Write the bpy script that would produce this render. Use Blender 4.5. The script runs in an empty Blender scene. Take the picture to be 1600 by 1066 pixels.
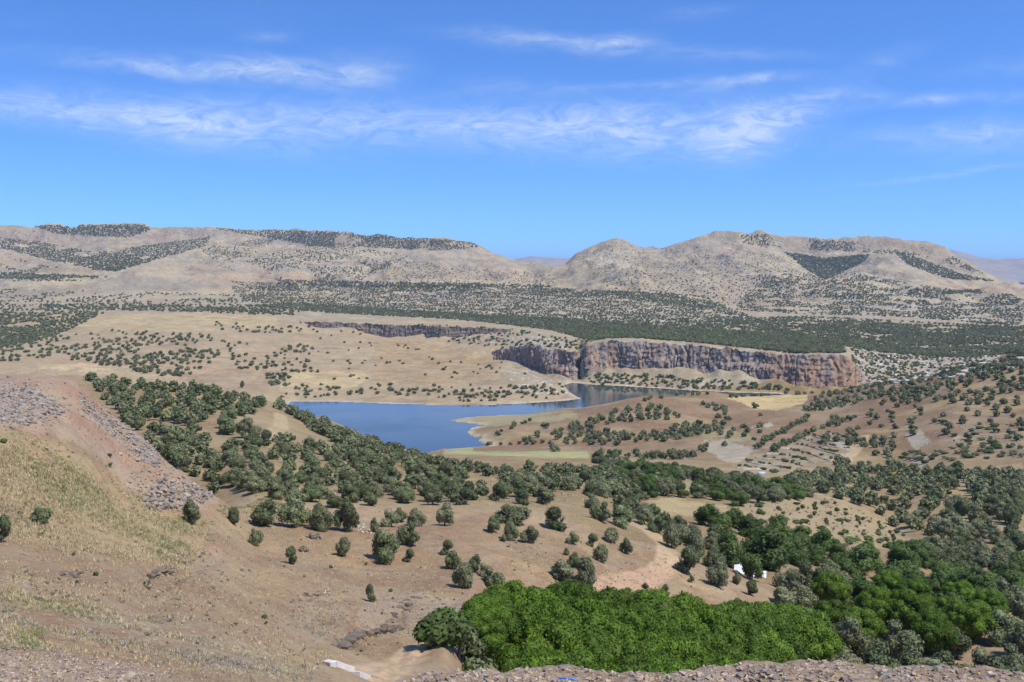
import bpy, math, random
import numpy as np
from mathutils import Vector

rng = np.random.default_rng(7)
random.seed(7)
sc = bpy.context.scene
COL = sc.collection

# ------------------------------------------------------------------ camera, sky, sun, exposure
F, YH, CX = 1715.0, 425.0, 800.0          # focal length and horizon in photo pixels (1600 wide)
cam_d = bpy.data.cameras.new('camera')
cam = bpy.data.objects.new('camera', cam_d)
COL.objects.link(cam)
cam.location = (0, 0, 0)
cam.rotation_euler = (math.radians(90), 0, 0)
cam_d.sensor_width = 36.0
cam_d.lens = 36.0 * F / 1600.0
cam_d.shift_y = -(533.0 - YH) / 1600.0
cam_d.clip_start = 0.1
cam_d.clip_end = 60000
sc.camera = cam

SUN_EL, SUN_AZ = 58.0, 122.0               # azimuth clockwise from +Y (view direction)
el, az = math.radians(SUN_EL), math.radians(SUN_AZ)
sun_dir = Vector((math.cos(el) * math.sin(az), math.cos(el) * math.cos(az), math.sin(el)))
sun_d = bpy.data.lights.new('sun', 'SUN')
sun_d.energy = 5.0
sun_d.angle = math.radians(0.53)
sun_d.color = (1.0, 0.94, 0.83)
sun = bpy.data.objects.new('sun', sun_d)
sun.rotation_euler = sun_dir.to_track_quat('Z', 'Y').to_euler()
COL.objects.link(sun)

w = bpy.data.worlds.new('World')
sc.world = w
w.cycles.sampling_method = 'MANUAL'
w.cycles.sample_map_resolution = 256
w.use_nodes = True
nt = w.node_tree
nt.nodes.clear()
def N(t, nodes, **kw):
    n = nodes.new(t)
    for k, v in kw.items():
        setattr(n, k, v)
    return n
sky = N('ShaderNodeTexSky', nt.nodes, sky_type='NISHITA')
sky.sun_disc = False
sky.sun_elevation = el
sky.sun_rotation = az
sky.altitude = 900
sky.air_density = 1.0
sky.dust_density = 0.0
sky.ozone_density = 6.0
bg = N('ShaderNodeBackground', nt.nodes)
SKY_STRENGTH = 0.15
bg.inputs['Strength'].default_value = SKY_STRENGTH
outw = N('ShaderNodeOutputWorld', nt.nodes)

def wmath(op, a, b=None, c=None, clamp=False):
    n = nt.nodes.new('ShaderNodeMath'); n.operation = op; n.use_clamp = clamp
    for i, v in enumerate((a, b, c)):
        if v is None: continue
        if isinstance(v, (int, float)): n.inputs[i].default_value = v
        else: nt.links.new(v, n.inputs[i])
    return n.outputs[0]
tc = N('ShaderNodeTexCoord', nt.nodes)
sep = N('ShaderNodeSeparateXYZ', nt.nodes)
nt.links.new(tc.outputs['Generated'], sep.inputs[0])
dx, dy, dz = sep.outputs
caz = wmath('ARCTAN2', dx, dy)
hyp = wmath('SQRT', wmath('ADD', wmath('MULTIPLY', dx, dx), wmath('MULTIPLY', dy, dy)))
cel = wmath('ARCTAN2', dz, hyp)
cmb = N('ShaderNodeCombineXYZ', nt.nodes)
nt.links.new(caz, cmb.inputs[0]); nt.links.new(cel, cmb.inputs[1])
def wnoise(sx, sy, detail, rough, off=0.0, dist=0.0):
    m = N('ShaderNodeMapping', nt.nodes)
    m.inputs['Scale'].default_value = (sx, sy, 1)
    m.inputs['Location'].default_value = (off, off * 0.7, off * 0.3)
    m.inputs['Rotation'].default_value = (0, 0, 0.06)
    nt.links.new(cmb.outputs[0], m.inputs[0])
    n = N('ShaderNodeTexNoise', nt.nodes)
    n.inputs['Scale'].default_value = 1.0
    n.inputs['Detail'].default_value = detail
    n.inputs['Roughness'].default_value = rough
    n.inputs['Distortion'].default_value = dist
    nt.links.new(m.outputs[0], n.inputs['Vector'])
    return n.outputs['Fac']
n_warp = wnoise(9, 26, 4, 0.6, 3.1)
n_fine = wnoise(26, 80, 9, 0.70, 1.7, 1.2)
n_big = wnoise(7, 30, 5, 0.6, 8.3, 0.3)
# thin cirrus streaks: (px, py, half length px, half height px, tilt, strength)
CLOUDS = [(250, 104, 170, 9, -0.05, .55), (420, 112, 150, 15, -0.05, .85), (560, 108, 80, 22, .02, .6),
          (110, 180, 240, 14, -0.04, .55), (310, 195, 240, 26, -0.10, .85), (540, 190, 230, 22, -0.06, .5),
          (760, 195, 260, 28, -0.05, .55), (980, 202, 200, 34, 0.0, .95), (1160, 210, 70, 34, .2, .75),
          (1220, 185, 110, 26, .35, .7), (860, 64, 160, 9, -0.06, .6), (960, 70, 60, 10, .1, .7),
          (1170, 130, 90, 5, .12, .6), (1000, 135, 200, 4, .02, .35), (1130, 85, 160, 7, -.03, .3),
          (1280, 145, 60, 5, .1, .5), (1370, 145, 40, 5, 0, .35), (1460, 153, 90, 6, .05, .5), (1390, 90, 60, 12, .2, .22),
          (1540, 212, 90, 18, .1, .55), (1400, 215, 120, 14, .05, .3), (1580, 150, 60, 6, 0, .25),
          (1500, 268, 170, 3.0, .10, .35), (760, 135, 90, 12, .05, .25), (415, 58, 45, 7, .05, .28),
          (1090, 20, 60, 7, .1, .22), (1650, 95, 160, 9, .05, .3), (-150, 150, 180, 16, 0, .5), (1850, 190, 200, 20, .1, .5)]
total = None
wv = N('ShaderNodeCombineXYZ', nt.nodes)
nt.links.new(caz, wv.inputs[0])
nt.links.new(wmath('ADD', cel, wmath('MULTIPLY', wmath('SUBTRACT', n_warp, 0.5), 0.022)), wv.inputs[1])
for (px, py, hl, hh, tilt, st) in CLOUDS:
    a0 = math.atan((px - CX) / F); e0 = math.atan((YH - py) / F * math.cos(a0))
    mp = N('ShaderNodeMapping', nt.nodes, vector_type='TEXTURE')
    mp.inputs['Location'].default_value = (a0, e0, 0)
    mp.inputs['Rotation'].default_value = (0, 0, math.atan(tilt))
    mp.inputs['Scale'].default_value = (hl / F * 1.75, (hh * 1.25 + 3) / F * 1.75, 1)
    nt.links.new(wv.outputs[0], mp.inputs[0])
    gt = N('ShaderNodeTexGradient', nt.nodes, gradient_type='QUADRATIC_SPHERE')
    nt.links.new(mp.outputs[0], gt.inputs[0])
    total = wmath('MULTIPLY', gt.outputs['Fac'], st * 1.5) if total is None else wmath('MULTIPLY_ADD', gt.outputs['Fac'], st * 1.5, total)
# the same thin veil goes on, fainter, all round the sky
veil = wmath('MULTIPLY', wmath('SUBTRACT', n_big, 0.56, clamp=True), 0.5)
band = wmath('POWER', 2.718, wmath('MULTIPLY', wmath('POWER', wmath('DIVIDE', wmath('SUBTRACT', cel, 0.16), 0.11), 2.0), -1.0))
total = wmath('ADD', total, wmath('MULTIPLY', veil, band))
streak = wmath('ADD', wmath('MULTIPLY', wmath('SUBTRACT', n_fine, 0.36, clamp=True), 1.8), 0.13)
cfac = wmath('MULTIPLY', wmath('MULTIPLY', total, streak), 0.78)
cfac = wmath('MINIMUM', cfac, 0.6)
mix = N('ShaderNodeMix', nt.nodes, data_type='RGBA')
nt.links.new(cfac, mix.inputs['Factor'])
up = N('ShaderNodeCombineXYZ', nt.nodes)
nt.links.new(dx, up.inputs[0]); nt.links.new(dy, up.inputs[1])
nt.links.new(wmath('MULTIPLY_ADD', dz, 1.6, 0.05), up.inputs[2])
upn = N('ShaderNodeVectorMath', nt.nodes, operation='NORMALIZE'); nt.links.new(up.outputs[0], upn.inputs[0])
nt.links.new(upn.outputs[0], sky.inputs['Vector'])
SKY_TINT = N('ShaderNodeMix', nt.nodes, data_type='RGBA'); SKY_TINT.blend_type = 'MULTIPLY'
SKY_TINT.inputs['Factor'].default_value = 1.0
nt.links.new(sky.outputs[0], SKY_TINT.inputs['A'])
SKY_TINT.inputs['B'].default_value = (.70, 1.06, 1.50, 1)
nt.links.new(SKY_TINT.outputs['Result'], mix.inputs['A'])
mix.inputs['B'].default_value = (5.7, 6.3, 7.0, 1)
nt.links.new(mix.outputs['Result'], bg.inputs['Color'])
nt.links.new(bg.outputs[0], outw.inputs['Surface'])

sc.view_settings.view_transform = 'Standard'
sc.view_settings.look = 'None'
sc.view_settings.exposure = 0.0
sc.view_settings.gamma = 1.0
sc.view_settings.use_curve_mapping = False
sc.cycles.use_denoising = True
sc.cycles.max_bounces = 6
sc.cycles.diffuse_bounces = 3
sc.cycles.glossy_bounces = 2
sc.cycles.transmission_bounces = 2
sc.cycles.transparent_max_bounces = 4
sc.cycles.volume_bounces = 0

# ------------------------------------------------------------------ numeric helpers
def _hash(ix, iy, seed):
    h = (ix.astype(np.int64) * 374761393 + iy.astype(np.int64) * 668265263 + seed * 1442695041) & 0xffffffff
    h = ((h ^ (h >> 13)) * 1274126177) & 0xffffffff
    return (h ^ (h >> 16)) & 0xffff
def perlin(x, y, seed=0):
    x = np.asarray(x, float); y = np.asarray(y, float)
    ix = np.floor(x); iy = np.floor(y)
    fx = x - ix; fy = y - iy
    ux = fx * fx * fx * (fx * (fx * 6 - 15) + 10); uy = fy * fy * fy * (fy * (fy * 6 - 15) + 10)
    def g(ox, oy):
        a = _hash(ix + ox, iy + oy, seed) * (2 * math.pi / 65536.0)
        return np.cos(a) * (fx - ox) + np.sin(a) * (fy - oy)
    n0 = g(0, 0) * (1 - ux) + g(1, 0) * ux
    n1 = g(0, 1) * (1 - ux) + g(1, 1) * ux
    return (n0 * (1 - uy) + n1 * uy) * 1.5
def fbm(x, y, wl, octs=4, gain=0.5, seed=0):
    s = 0; a = 1.0; f = 1.0 / wl; t = 0
    for o in range(octs):
        s = s + a * perlin(x * f + 17.3 * o, y * f - 9.1 * o, seed + o); t += a
        a *= gain; f *= 2.03
    return s / t * 1.4
def ridged(x, y, wl, octs=3, seed=0):
    s = 0; a = 1.0; f = 1.0 / wl; t = 0
    for o in range(octs):
        s = s + a * (1 - 2 * np.abs(perlin(x * f + 5.7 * o, y * f + 3.3 * o, seed + o))); t += a
        a *= 0.5; f *= 2.1
    return s / t
def fr(lo, hi, wl, octs=4, gain=.5, seed=0, sx=1.0, sy=1.0, fill=0.0, kind=None):
    """noise over the rows of the land between two distances only"""
    i0, i1 = np.searchsorted(D, lo), np.searchsorted(D, hi)
    out = np.full((NR, NC), fill)
    f = ridged if kind else fbm
    a = (Xg[i0:i1] * sx, Dg[i0:i1] * sy, wl, octs)
    out[i0:i1] = f(*a, seed) if kind else f(*a, gain, seed)
    return out
def sstep(a, b, x):
    t = np.clip((x - a) / (b - a), 0, 1)
    return t * t * (3 - 2 * t)
def inpoly(px, py, poly):
    px = np.asarray(px, float); py = np.asarray(py, float)
    P = np.array(poly, float)
    res = np.zeros(px.shape, bool)
    bb = (px >= P[:, 0].min()) & (px <= P[:, 0].max()) & (py >= P[:, 1].min()) & (py <= P[:, 1].max())
    if not bb.any(): return res
    x = px[bb]; y = py[bb]; r = np.zeros(x.shape, bool)
    for k in range(len(P)):
        x0, y0 = P[k - 1]; x1, y1 = P[k]
        if y0 == y1: continue
        c = ((y0 > y) != (y1 > y)) & (x < (x1 - x0) * (y - y0) / (y1 - y0) + x0)
        r ^= c
    res[bb] = r
    return res
def dist_poly(x, y, pts, closed=False):
    P = np.array(pts, float); best = np.full(np.shape(x), 1e18)
    n = len(P)
    for k in range(n if closed else n - 1):
        a = P[k]; b = P[(k + 1) % n]; v = b - a; L = (v * v).sum() + 1e-9
        t = np.clip(((x - a[0]) * v[0] + (y - a[1]) * v[1]) / L, 0, 1)
        best = np.minimum(best, (x - a[0] - t * v[0]) ** 2 + (y - a[1] - t * v[1]) ** 2)
    return np.sqrt(best)

# ------------------------------------------------------------------ the lie of the land
# surveyed profiles: bearing (as photo column) -> (distance m, height m) ; 'p' rows give the height through its photo row
LAKE = -120.0
def H(d, py): return (YH - py) / F * d
def prof(rows):
    return [(d, (H(d, v) if v > 0 else v)) for d, v in rows]
near_bank = [(3, -1.75), (4.5, -1.95)]
A = {
 -320: [(3, -1.8), (10, 1068), (20, 998), (35, 943), (55, 893), (70, 866), (78, 838), (88, 758), (98, 665), (101, 652), (115, 617), (140, 575), (148, 578), (160, -25), (250, -55), (420, -62), (600, -100), (1000, -113)],
 0: [(3, -1.8), (10, 1070), (20, 1000), (35, 945), (55, 895), (70, 868), (78, 840), (88, 760), (98, 665), (101, 652), (115, 617), (134, 580), (140, 583), (150, -22), (250, -52), (420, -55), (600, -100), (1000, -114)],
 60: [(3, -1.8), (10, 1075), (20, 1010), (40, 955), (60, 905), (75, 860), (84, 825), (95, 745), (106, 655), (112, 632), (124, 592), (136, 579), (141, 584), (155, -26), (250, -48), (420, 583), (450, -46), (600, -96), (1000, -114)],
 105: [(3, -1.8), (10, 1080), (20, 1020), (40, 965), (60, 915), (75, 870), (88, 820), (100, 745), (112, 660), (122, 604), (130, 588), (138, -16), (170, -34), (300, -42), (420, 583), (450, -44), (600, -95), (1000, -114)],
 200: [(3, -1.8), (10, 1090), (20, 1035), (40, 985), (60, 935), (80, 885), (100, 830), (112, 770), (122, 700), (130, 660), (136, -19.5), (146, -29), (170, -36), (300, -42), (420, 600), (450, -48), (600, -95), (1000, -115)],
 270: [(3, -1.8), (10, 1105), (20, 1050), (40, 1000), (60, 955), (80, 908), (100, 855), (113, 805), (121, 762), (127, 725), (131, 712), (136, -25), (160, -34), (220, -38), (300, 662), (420, 602), (450, -50), (600, -95), (1000, -116)],
 330: [(3, -1.8), (10, 1115), (20, 1065), (40, 1012), (60, 970), (80, 925), (100, 875), (115, 825), (125, 790), (132, 772), (138, -28), (160, -35.5), (220, -39), (300, 662), (420, 606), (450, -51), (620, -97), (1000, -117)],
 400: [(3, -1.8), (10, 1130), (20, 1080), (40, 1032), (60, 1000), (80, 960), (100, 910), (120, 860), (140, 815), (155, 790), (200, 735), (300, 668), (400, 628), (430, 620), (480, -62), (650, -105), (800, -126), (1000, -117)],
 500: [(3, -1.8), (10, 1150), (20, 1105), (40, 1062), (60, 1043), (75, 1015), (90, 965), (105, 915), (125, 860), (145, 810), (160, 785), (200, 745), (300, 692), (420, 660), (460, 654), (520, -80), (650, -113), (760, -128), (990, -124)],
 600: [(3, -1.8), (6, 1085), (9, 1064), (11, -4.6), (30, -13), (55, -21.5), (70, 1052), (80, 1030), (90, 985), (105, 935), (125, 875), (145, 825), (160, 795), (200, 757), (300, 716), (450, 697), (520, 692), (580, -99), (680, -122), (760, -128), (990, -124)],
 700: [(3, -1.75), (6, 1062), (9, 1046), (10.5, -4.4), (20, -9), (40, -18), (60, -25.5), (80, 1010), (92, 985), (105, 940), (125, 880), (145, 830), (165, 795), (220, 752), (350, 724), (500, 713), (600, 709), (660, 707), (700, 704), (735, 700.5), (760, -124), (990, -126)],
 745: [(3, -1.75), (6, 1062), (9, 1042), (10.5, -4.5), (20, -10), (40, -21), (60, -29), (80, -32.5), (92, -31), (105, 940), (125, 880), (145, 830), (165, 795), (220, 754), (350, 726), (500, 715), (600, 711), (640, 712), (735, 699), (760, -120), (800, -118.5), (870, -121), (990, -126)],
 800: [(3, -1.75), (6, 1062), (9.5, 1038), (11, -4.8), (25, -14), (50, -26), (80, -38), (95, -41), (110, -40), (122, 900), (135, 865), (150, 830), (165, 797), (220, 757), (350, 729), (500, 717), (600, 714), (640, 716), (735, 697), (770, -115.5), (805, 670), (870, -116), (915, -119.2), (935, -122), (1000, -126)],
 900: [(3, -1.75), (6, 1062), (9.5, 1040), (11, -4.8), (25, -14), (50, -27), (85, -40), (100, -42.5), (116, -41.5), (128, 912), (140, 870), (155, 835), (170, 805), (220, 768), (350, 736), (500, 722), (600, 718), (640, 717), (715, 697), (740, 690), (800, 670), (860, 652), (900, 640), (930, 637), (960, -119.5), (985, -123), (1000, -126)],
 1000: [(3, -1.75), (6, 1062), (9, 1049), (11, -4.8), (25, -15), (50, -28), (90, -42), (108, -44), (122, -43.5), (136, 927), (150, 885), (165, 850), (180, 825), (200, 805), (260, 775), (350, 750), (450, 735), (550, 722), (650, 710), (700, 697), (780, 672), (840, 645), (880, 625), (910, 618), (950, -112), (1000, -122)],
 1100: [(3, -1.75), (6, 1060), (9, 1040), (11, -4.8), (25, -15), (50, -29), (95, -44), (115, -46.5), (130, -46.5), (142, 950), (155, 905), (170, 875), (190, 850), (210, 825), (240, 800), (260, 790), (300, 770), (380, 755), (450, 742), (520, 728), (600, 712), (680, 695), (760, 672), (840, 648), (900, 628), (940, 617), (980, 613.5), (1030, -118)],
 1200: [(3, -1.75), (6, 1060), (9, 1034), (11, -4.8), (25, -15), (50, -29), (100, -46.5), (120, -48.5), (138, -49), (152, 945), (165, 915), (185, 880), (205, 855), (230, 828), (260, 800), (290, 782), (330, 765), (400, 752), (470, 742), (540, 728), (620, 700), (700, 678), (780, 658), (860, 643), (900, 639), (1030, 617), (1060, -119)],
 1300: [(3, -1.75), (6, 1060), (9, 1032), (11, -4.8), (25, -15), (50, -29), (80, -42), (110, -48), (135, -50), (155, -51), (180, 915), (205, 885), (235, 850), (265, 822), (300, 800), (340, 780), (380, 768), (430, 757), (500, 740), (560, 715), (620, 695), (700, 670), (780, 648), (860, 632), (940, 620), (990, 613), (1030, -113)],
 1400: [(3, -1.75), (6, 1060), (9, 1037), (11, -4.8), (25, -15), (50, -28), (80, -41), (110, -48), (140, -51), (170, -53.5), (200, 900), (230, 865), (260, 850), (290, 832), (310, -75), (330, -78), (360, 800), (400, 780), (450, 765), (500, 748), (550, 725), (620, 690), (700, 655), (780, 628), (860, 610), (920, 597), (960, 594.5), (1020, -108)],
 1500: [(3, -1.75), (6, 1060), (9, 1045), (11, -4.8), (25, -15), (50, -28), (80, -41), (110, -48), (140, -52), (170, -55), (200, 920), (240, 880), (270, 850), (300, 828), (340, 800), (380, 775), (430, 750), (480, 735), (520, 715), (580, 690), (650, 655), (720, 625), (800, 597), (860, 580), (890, 574), (950, -86), (1030, -102)],
 1600: [(3, -1.75), (6, 1062), (9, 1050), (11, -4.8), (25, -15), (50, -28), (80, -41), (110, -48), (140, -52), (170, -55), (200, 925), (240, 885), (270, 855), (300, 830), (340, 800), (380, 770), (430, 745), (480, 730), (520, 708), (580, 680), (650, 645), (720, 608), (780, 575), (840, 552), (870, 548), (950, -76), (1030, -95)],
 1920: [(3, -1.75), (6, 1062), (9, 1050), (11, -4.8), (25, -15), (50, -28), (80, -41), (110, -48), (140, -52), (200, -56), (270, -60), (340, -62), (430, -62), (520, -58), (650, -48), (780, -35), (870, -28), (950, -40), (1030, -75)],
}
B = {
 -320: [(1000, -113), (1150, 571), (1400, 545), (1700, 515), (2000, 492), (2300, 480), (2600, 470)],
 0: [(1000, -114), (1150, 571), (1400, 545), (1700, 515), (2000, 490), (2300, 478), (2600, 470)],
 100: [(1000, -114), (1120, 575), (1250, 560), (1400, 545), (1700, 510), (1850, 496), (2000, 490), (2300, 478), (2600, 468)],
 200: [(1000, -115), (1130, 580), (1250, 562), (1500, 527), (1750, 497), (1850, 491), (2100, 487), (2300, 478), (2600, 466)],
 300: [(1000, -116), (1120, 590), (1250, 568), (1500, 528), (1750, 496), (1850, 490), (2000, 489), (2300, 476), (2600, 462)],
 400: [(1000, -117), (1060, 608), (1150, 592), (1250, 575), (1400, 550), (1700, 507), (1850, 493), (2100, 484), (2600, 464)],
 460: [(1000, -121), (1030, 624), (1100, 604), (1250, 575), (1400, 550), (1650, 513), (1800, 500), (1900, 499), (2100, 490), (2600, 468)],
 500: [(1000, -121.5), (1020, -119), (1060, 615), (1150, 598), (1250, 580), (1400, 553), (1600, 524), (1750, 512), (1800, 513), (1806, 505), (2000, 500), (2300, 486), (2600, 470)],
 600: [(1000, -122), (1020, -119), (1100, 608), (1250, 580), (1400, 553), (1550, 533), (1620, 530), (1680, -108), (1760, 524), (1768, 509), (2000, 499), (2300, 486), (2600, 472)],
 700: [(1000, -122), (1018, -119), (1100, 605), (1250, 576), (1400, 553), (1480, 547), (1530, -112), (1600, 541), (1690, 525), (1698, 512), (2000, 500), (2300, 487), (2600, 473)],
 780: [(995, -122), (1015, -119), (1080, 606), (1200, 578), (1260, 566), (1300, 564), (1335, -112), (1356, 562), (1372, 545), (1500, 530), (1640, 521), (1650, 516), (2000, 503), (2300, 488), (2600, 474)],
 830: [(1000, -122), (1020, -118.8), (1060, 610), (1130, 593), (1170, 586), (1200, 583), (1240, -117), (1262, -116), (1278, 540), (1350, 534), (1600, 523), (2000, 505), (2300, 489), (2600, 475)],
 870: [(1022, -122), (1040, -118.5), (1072, 612), (1105, 606), (1135, -118), (1160, -122), (1222, -122), (1228, -118), (1242, 546), (1300, 540), (1600, 524), (2000, 507), (2300, 490), (2600, 475)],
 890: [(1035, -122), (1196, -123), (1205, -118), (1222, 548), (1300, 540), (1600, 525), (2000, 507), (2300, 491), (2600, 475)],
 903: [(1035, -122), (1215, -123), (1228, -116), (1330, 552), (1400, 538), (1600, 526), (2000, 508), (2300, 491), (2600, 476)],
 915: [(1035, -122), (1188, -122), (1194, -118), (1205, 592), (1222, 578), (1236, 545), (1400, 530), (2000, 508), (2300, 492), (2600, 476)],
 950: [(1035, -122), (1173, -122), (1179, -118.5), (1200, 588), (1220, 577), (1234, 534), (1400, 525), (1700, 516), (2000, 507), (2300, 492), (2600, 477)],
 1000: [(1035, -122), (1156, -122), (1162, -118.5), (1190, 587), (1206, 577), (1219, 533), (1400, 523), (1700, 513), (2000, 504), (2300, 493), (2600, 478)],
 1100: [(1035, -122), (1123, -122), (1129, -118.5), (1160, 592), (1176, 583), (1189, 541), (1400, 529), (1700, 516), (2000, 505), (2300, 494), (2600, 482)],
 1200: [(1060, -119), (1080, -121.5), (1098, -121.5), (1104, -118.5), (1128, 600), (1140, 592), (1153, 552), (1300, 543), (1700, 521), (2000, 508), (2300, 497), (2600, 486)],
 1260: [(1060, -119), (1075, -121.), (1088, -121.), (1094, -118.5), (1104, 607), (1112, 600), (1123, 555), (1300, 543), (1700, 521), (2000, 508), (2300, 497), (2600, 486)],
 1320: [(1050, -117), (1085, -119), (1090, -118), (1100, 606), (1108, 600), (1119, 556), (1300, 540), (1700, 520), (2000, 508), (2300, 498), (2600, 488)],
 1345: [(1050, -116), (1100, -117), (1120, 604), (1135, 588), (1160, 584), (1300, 560), (1500, 538), (1700, 524), (2000, 510), (2300, 498), (2600, 488)],
 1370: [(1050, -114), (1100, -116), (1130, 603), (1180, 600), (1300, 575), (1500, 545), (1700, 527), (2000, 511), (2300, 499), (2600, 489)],
 1450: [(1030, -106), (1100, -112), (1200, 595), (1350, 570), (1500, 548), (1700, 528), (2000, 512), (2300, 500), (2600, 490)],
 1600: [(1030, -95), (1100, -105), (1200, -105), (1350, 560), (1500, 543), (1700, 527), (2000, 512), (2300, 500), (2600, 488)],
 1920: [(1030, -75), (1200, -95), (1350, 560), (1500, 543), (1700, 527), (2000, 512), (2300, 500), (2600, 488)],
}
SKYLINE = [(-320, 362), (-60, 356), (0, 352), (30, 353), (50, 356), (78, 350.5), (112, 357), (135, 354), (160, 352), (200, 350), (222, 350.5), (236, 357), (262, 355), (290, 356), (318, 361), (335, 356), (362, 357), (400, 360), (430, 358), (480, 362), (510, 361), (545, 363), (580, 371), (620, 374), (660, 372), (700, 373), (735, 379), (752, 384), (772, 397), (800, 405), (830, 411), (852, 419), (868, 430),
           (880, 416), (900, 396), (918, 386), (935, 380), (950, 375), (963, 372), (978, 375), (998, 385), (1018, 386), (1034, 388), (1060, 379), (1095, 371), (1122, 368), (1165, 367), (1198, 364), (1215, 370), (1250, 372), (1300, 375), (1335, 374), (1375, 374), (1400, 378), (1430, 379), (1455, 384), (1480, 394), (1505, 408), (1535, 425), (1562, 440), (1600, 448), (1700, 452), (1920, 455)]

rows = [np.geomspace(3, 30, 110, endpoint=False), np.geomspace(30, 160, 190, endpoint=False), np.geomspace(160, 1000, 215, endpoint=False),
        np.arange(1000, 1420, 3.4), np.arange(1420, 2600, 9.0), np.arange(2600, 5700, 15.0)]
D = np.concatenate(rows)
cols = np.concatenate([np.arange(-320, -20, 12.0), np.arange(-20, 1620, 2.25), np.arange(1620, 1921, 12.0)])
NR, NC = len(D), len(cols)
U = (cols - CX) / F
lD = np.log(D)

def grid_from(cols_def, lo, hi):
    ks = sorted(cols_def)
    zz = []
    for k in ks:
        p = prof(cols_def[k])
        zz.append(np.interp(lD, np.log([q[0] for q in p]), [q[1] for q in p]))
    zz = np.array(zz)                                   # K x NR
    j = np.clip(np.searchsorted(ks, cols) - 1, 0, len(ks) - 2)
    k0 = np.array(ks, float)[j]; k1 = np.array(ks, float)[j + 1]
    t = (cols - k0) / (k1 - k0)
    t = t * 0.5 + 0.5 * t * t * (3 - 2 * t)
    return (zz[j].T * (1 - t) + zz[j + 1].T * t)        # NR x NC
def smooth_rows(Z, n):
    k = np.hanning(2 * n + 3)[1:-1]; k /= k.sum()
    P = np.pad(Z, ((n, n), (0, 0)), mode='edge')
    return sum(k[i] * P[i:i + Z.shape[0]] for i in range(2 * n + 1))
def smooth_cols(Z, n):
    k = np.hanning(2 * n + 3)[1:-1]; k /= k.sum()
    P = np.pad(Z, ((0, 0), (n, n)), mode='edge')
    return sum(k[i] * P[:, i:i + Z.shape[1]] for i in range(2 * n + 1))

ZA = smooth_cols(smooth_rows(grid_from(A, 3, 1000), 2), 9)
ZB = smooth_cols(grid_from(B, 1000, 2600), 3)
tb = sstep(1000, 1035, D)[:, None]
Z = np.where(D[:, None] < 1000, ZA, ZA * (1 - tb) + ZB * tb)
# hills: from the plain at 2600 m up to the skyline ridge
sk_x = np.array([s[0] for s in SKYLINE], float); sk_y = np.array([s[1] for s in SKYLINE], float)
skypy = np.interp(cols, sk_x, sk_y)
dr = np.interp(cols, [-320, 400, 800, 868, 869, 960, 1250, 1450, 1600, 1920], [5000, 5000, 4700, 4400, 4400, 4300, 4500, 4300, 4100, 4100])
t = np.clip((D[:, None] - 2600) / (dr[None, :] - 2600), 0, 1.6)
PXg, Dg = np.meshgrid(cols, D)
base_py = np.interp(cols, [-320, 0, 300, 500, 800, 1000, 1150, 1300, 1600, 1920], [470, 470, 462, 470, 474, 478, 484, 487, 488, 488])
shape = np.where(t < 1, 0.30 * t + 0.70 * t ** 1.7, 1 + (t - 1) * 0.0)
mesa = np.interp(cols, [-320, 700, 790, 1050, 1120, 1470, 1530, 1920], [1, 1, 0, 0, 1, 1, 0, 0])[None, :]
tm = np.clip(t / .86, 0, 1)
shape_m = np.where(t < .86, .78 * (.34 * tm + .66 * tm ** 1.7), .78 + .19 * sstep(.86, .905, t) + .03 * np.clip((t - .86) / .14, 0, 1))
shape = shape * (1 - mesa) + np.where(t < 1, shape_m, 1) * mesa
sk_soft = np.convolve(np.pad(skypy, 36, mode='edge'), np.hanning(73) / np.hanning(73).sum(), 'valid')
tk = sstep(0.72, 0.98, t)
skyeff = sk_soft[None, :] * (1 - tk) + skypy[None, :] * tk
pyh = base_py[None, :] + (skyeff - base_py[None, :]) * shape
ZH = (YH - pyh) / F * D[:, None]
crest = ((YH - skypy) / F * dr)[None, :]
ZH = np.where(t > 1, crest - (t - 1) * 420 - 30 * sstep(1, 1.03, t), ZH)
Xg = Dg * U[None, :]
hm = np.clip(t, 0, 1); hump = np.sin(np.pi * np.clip(hm, 0, 1)) ** 0.8 * (t <= 1)
HI = int(np.searchsorted(D, 2580))
def hz(f, *a):
    o = np.zeros_like(Xg); o[HI:] = f(*[v[HI:] if isinstance(v, np.ndarray) else v for v in a]); return o
gul = hz(ridged, Xg + 0.35 * Dg, Dg * 0.45, 620, 3, 11)
ZH = ZH + hump * (gul * 66 - 10 + 34 * fr(2580, 9e9, 900, 3, 0.5, 21))
# named spurs and side valleys of the hills: (px, distance, half width px, half depth m, height)
for (px, d0, wp, wd, hh) in [(90, 3700, 110, 420, 34), (1285, 3950, 60, 520, -48), (1380, 3800, 60, 450, 32), (1190, 3700, 70, 500, 26), (1000, 3500, 90, 420, 18), (190, 3900, 60, 420, -34), (330, 3800, 90, 380, 24), (1560, 3500, 120, 420, -6), (1075, 3100, 60, 260, 14), (660, 3650, 130, 350, 16)]:
    ZH = ZH + np.clip((1 - t) * 3.5, 0, 1) * hh * np.exp(-((PXg - px) / wp) ** 2 - ((Dg - d0) / wd) ** 2)
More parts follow.
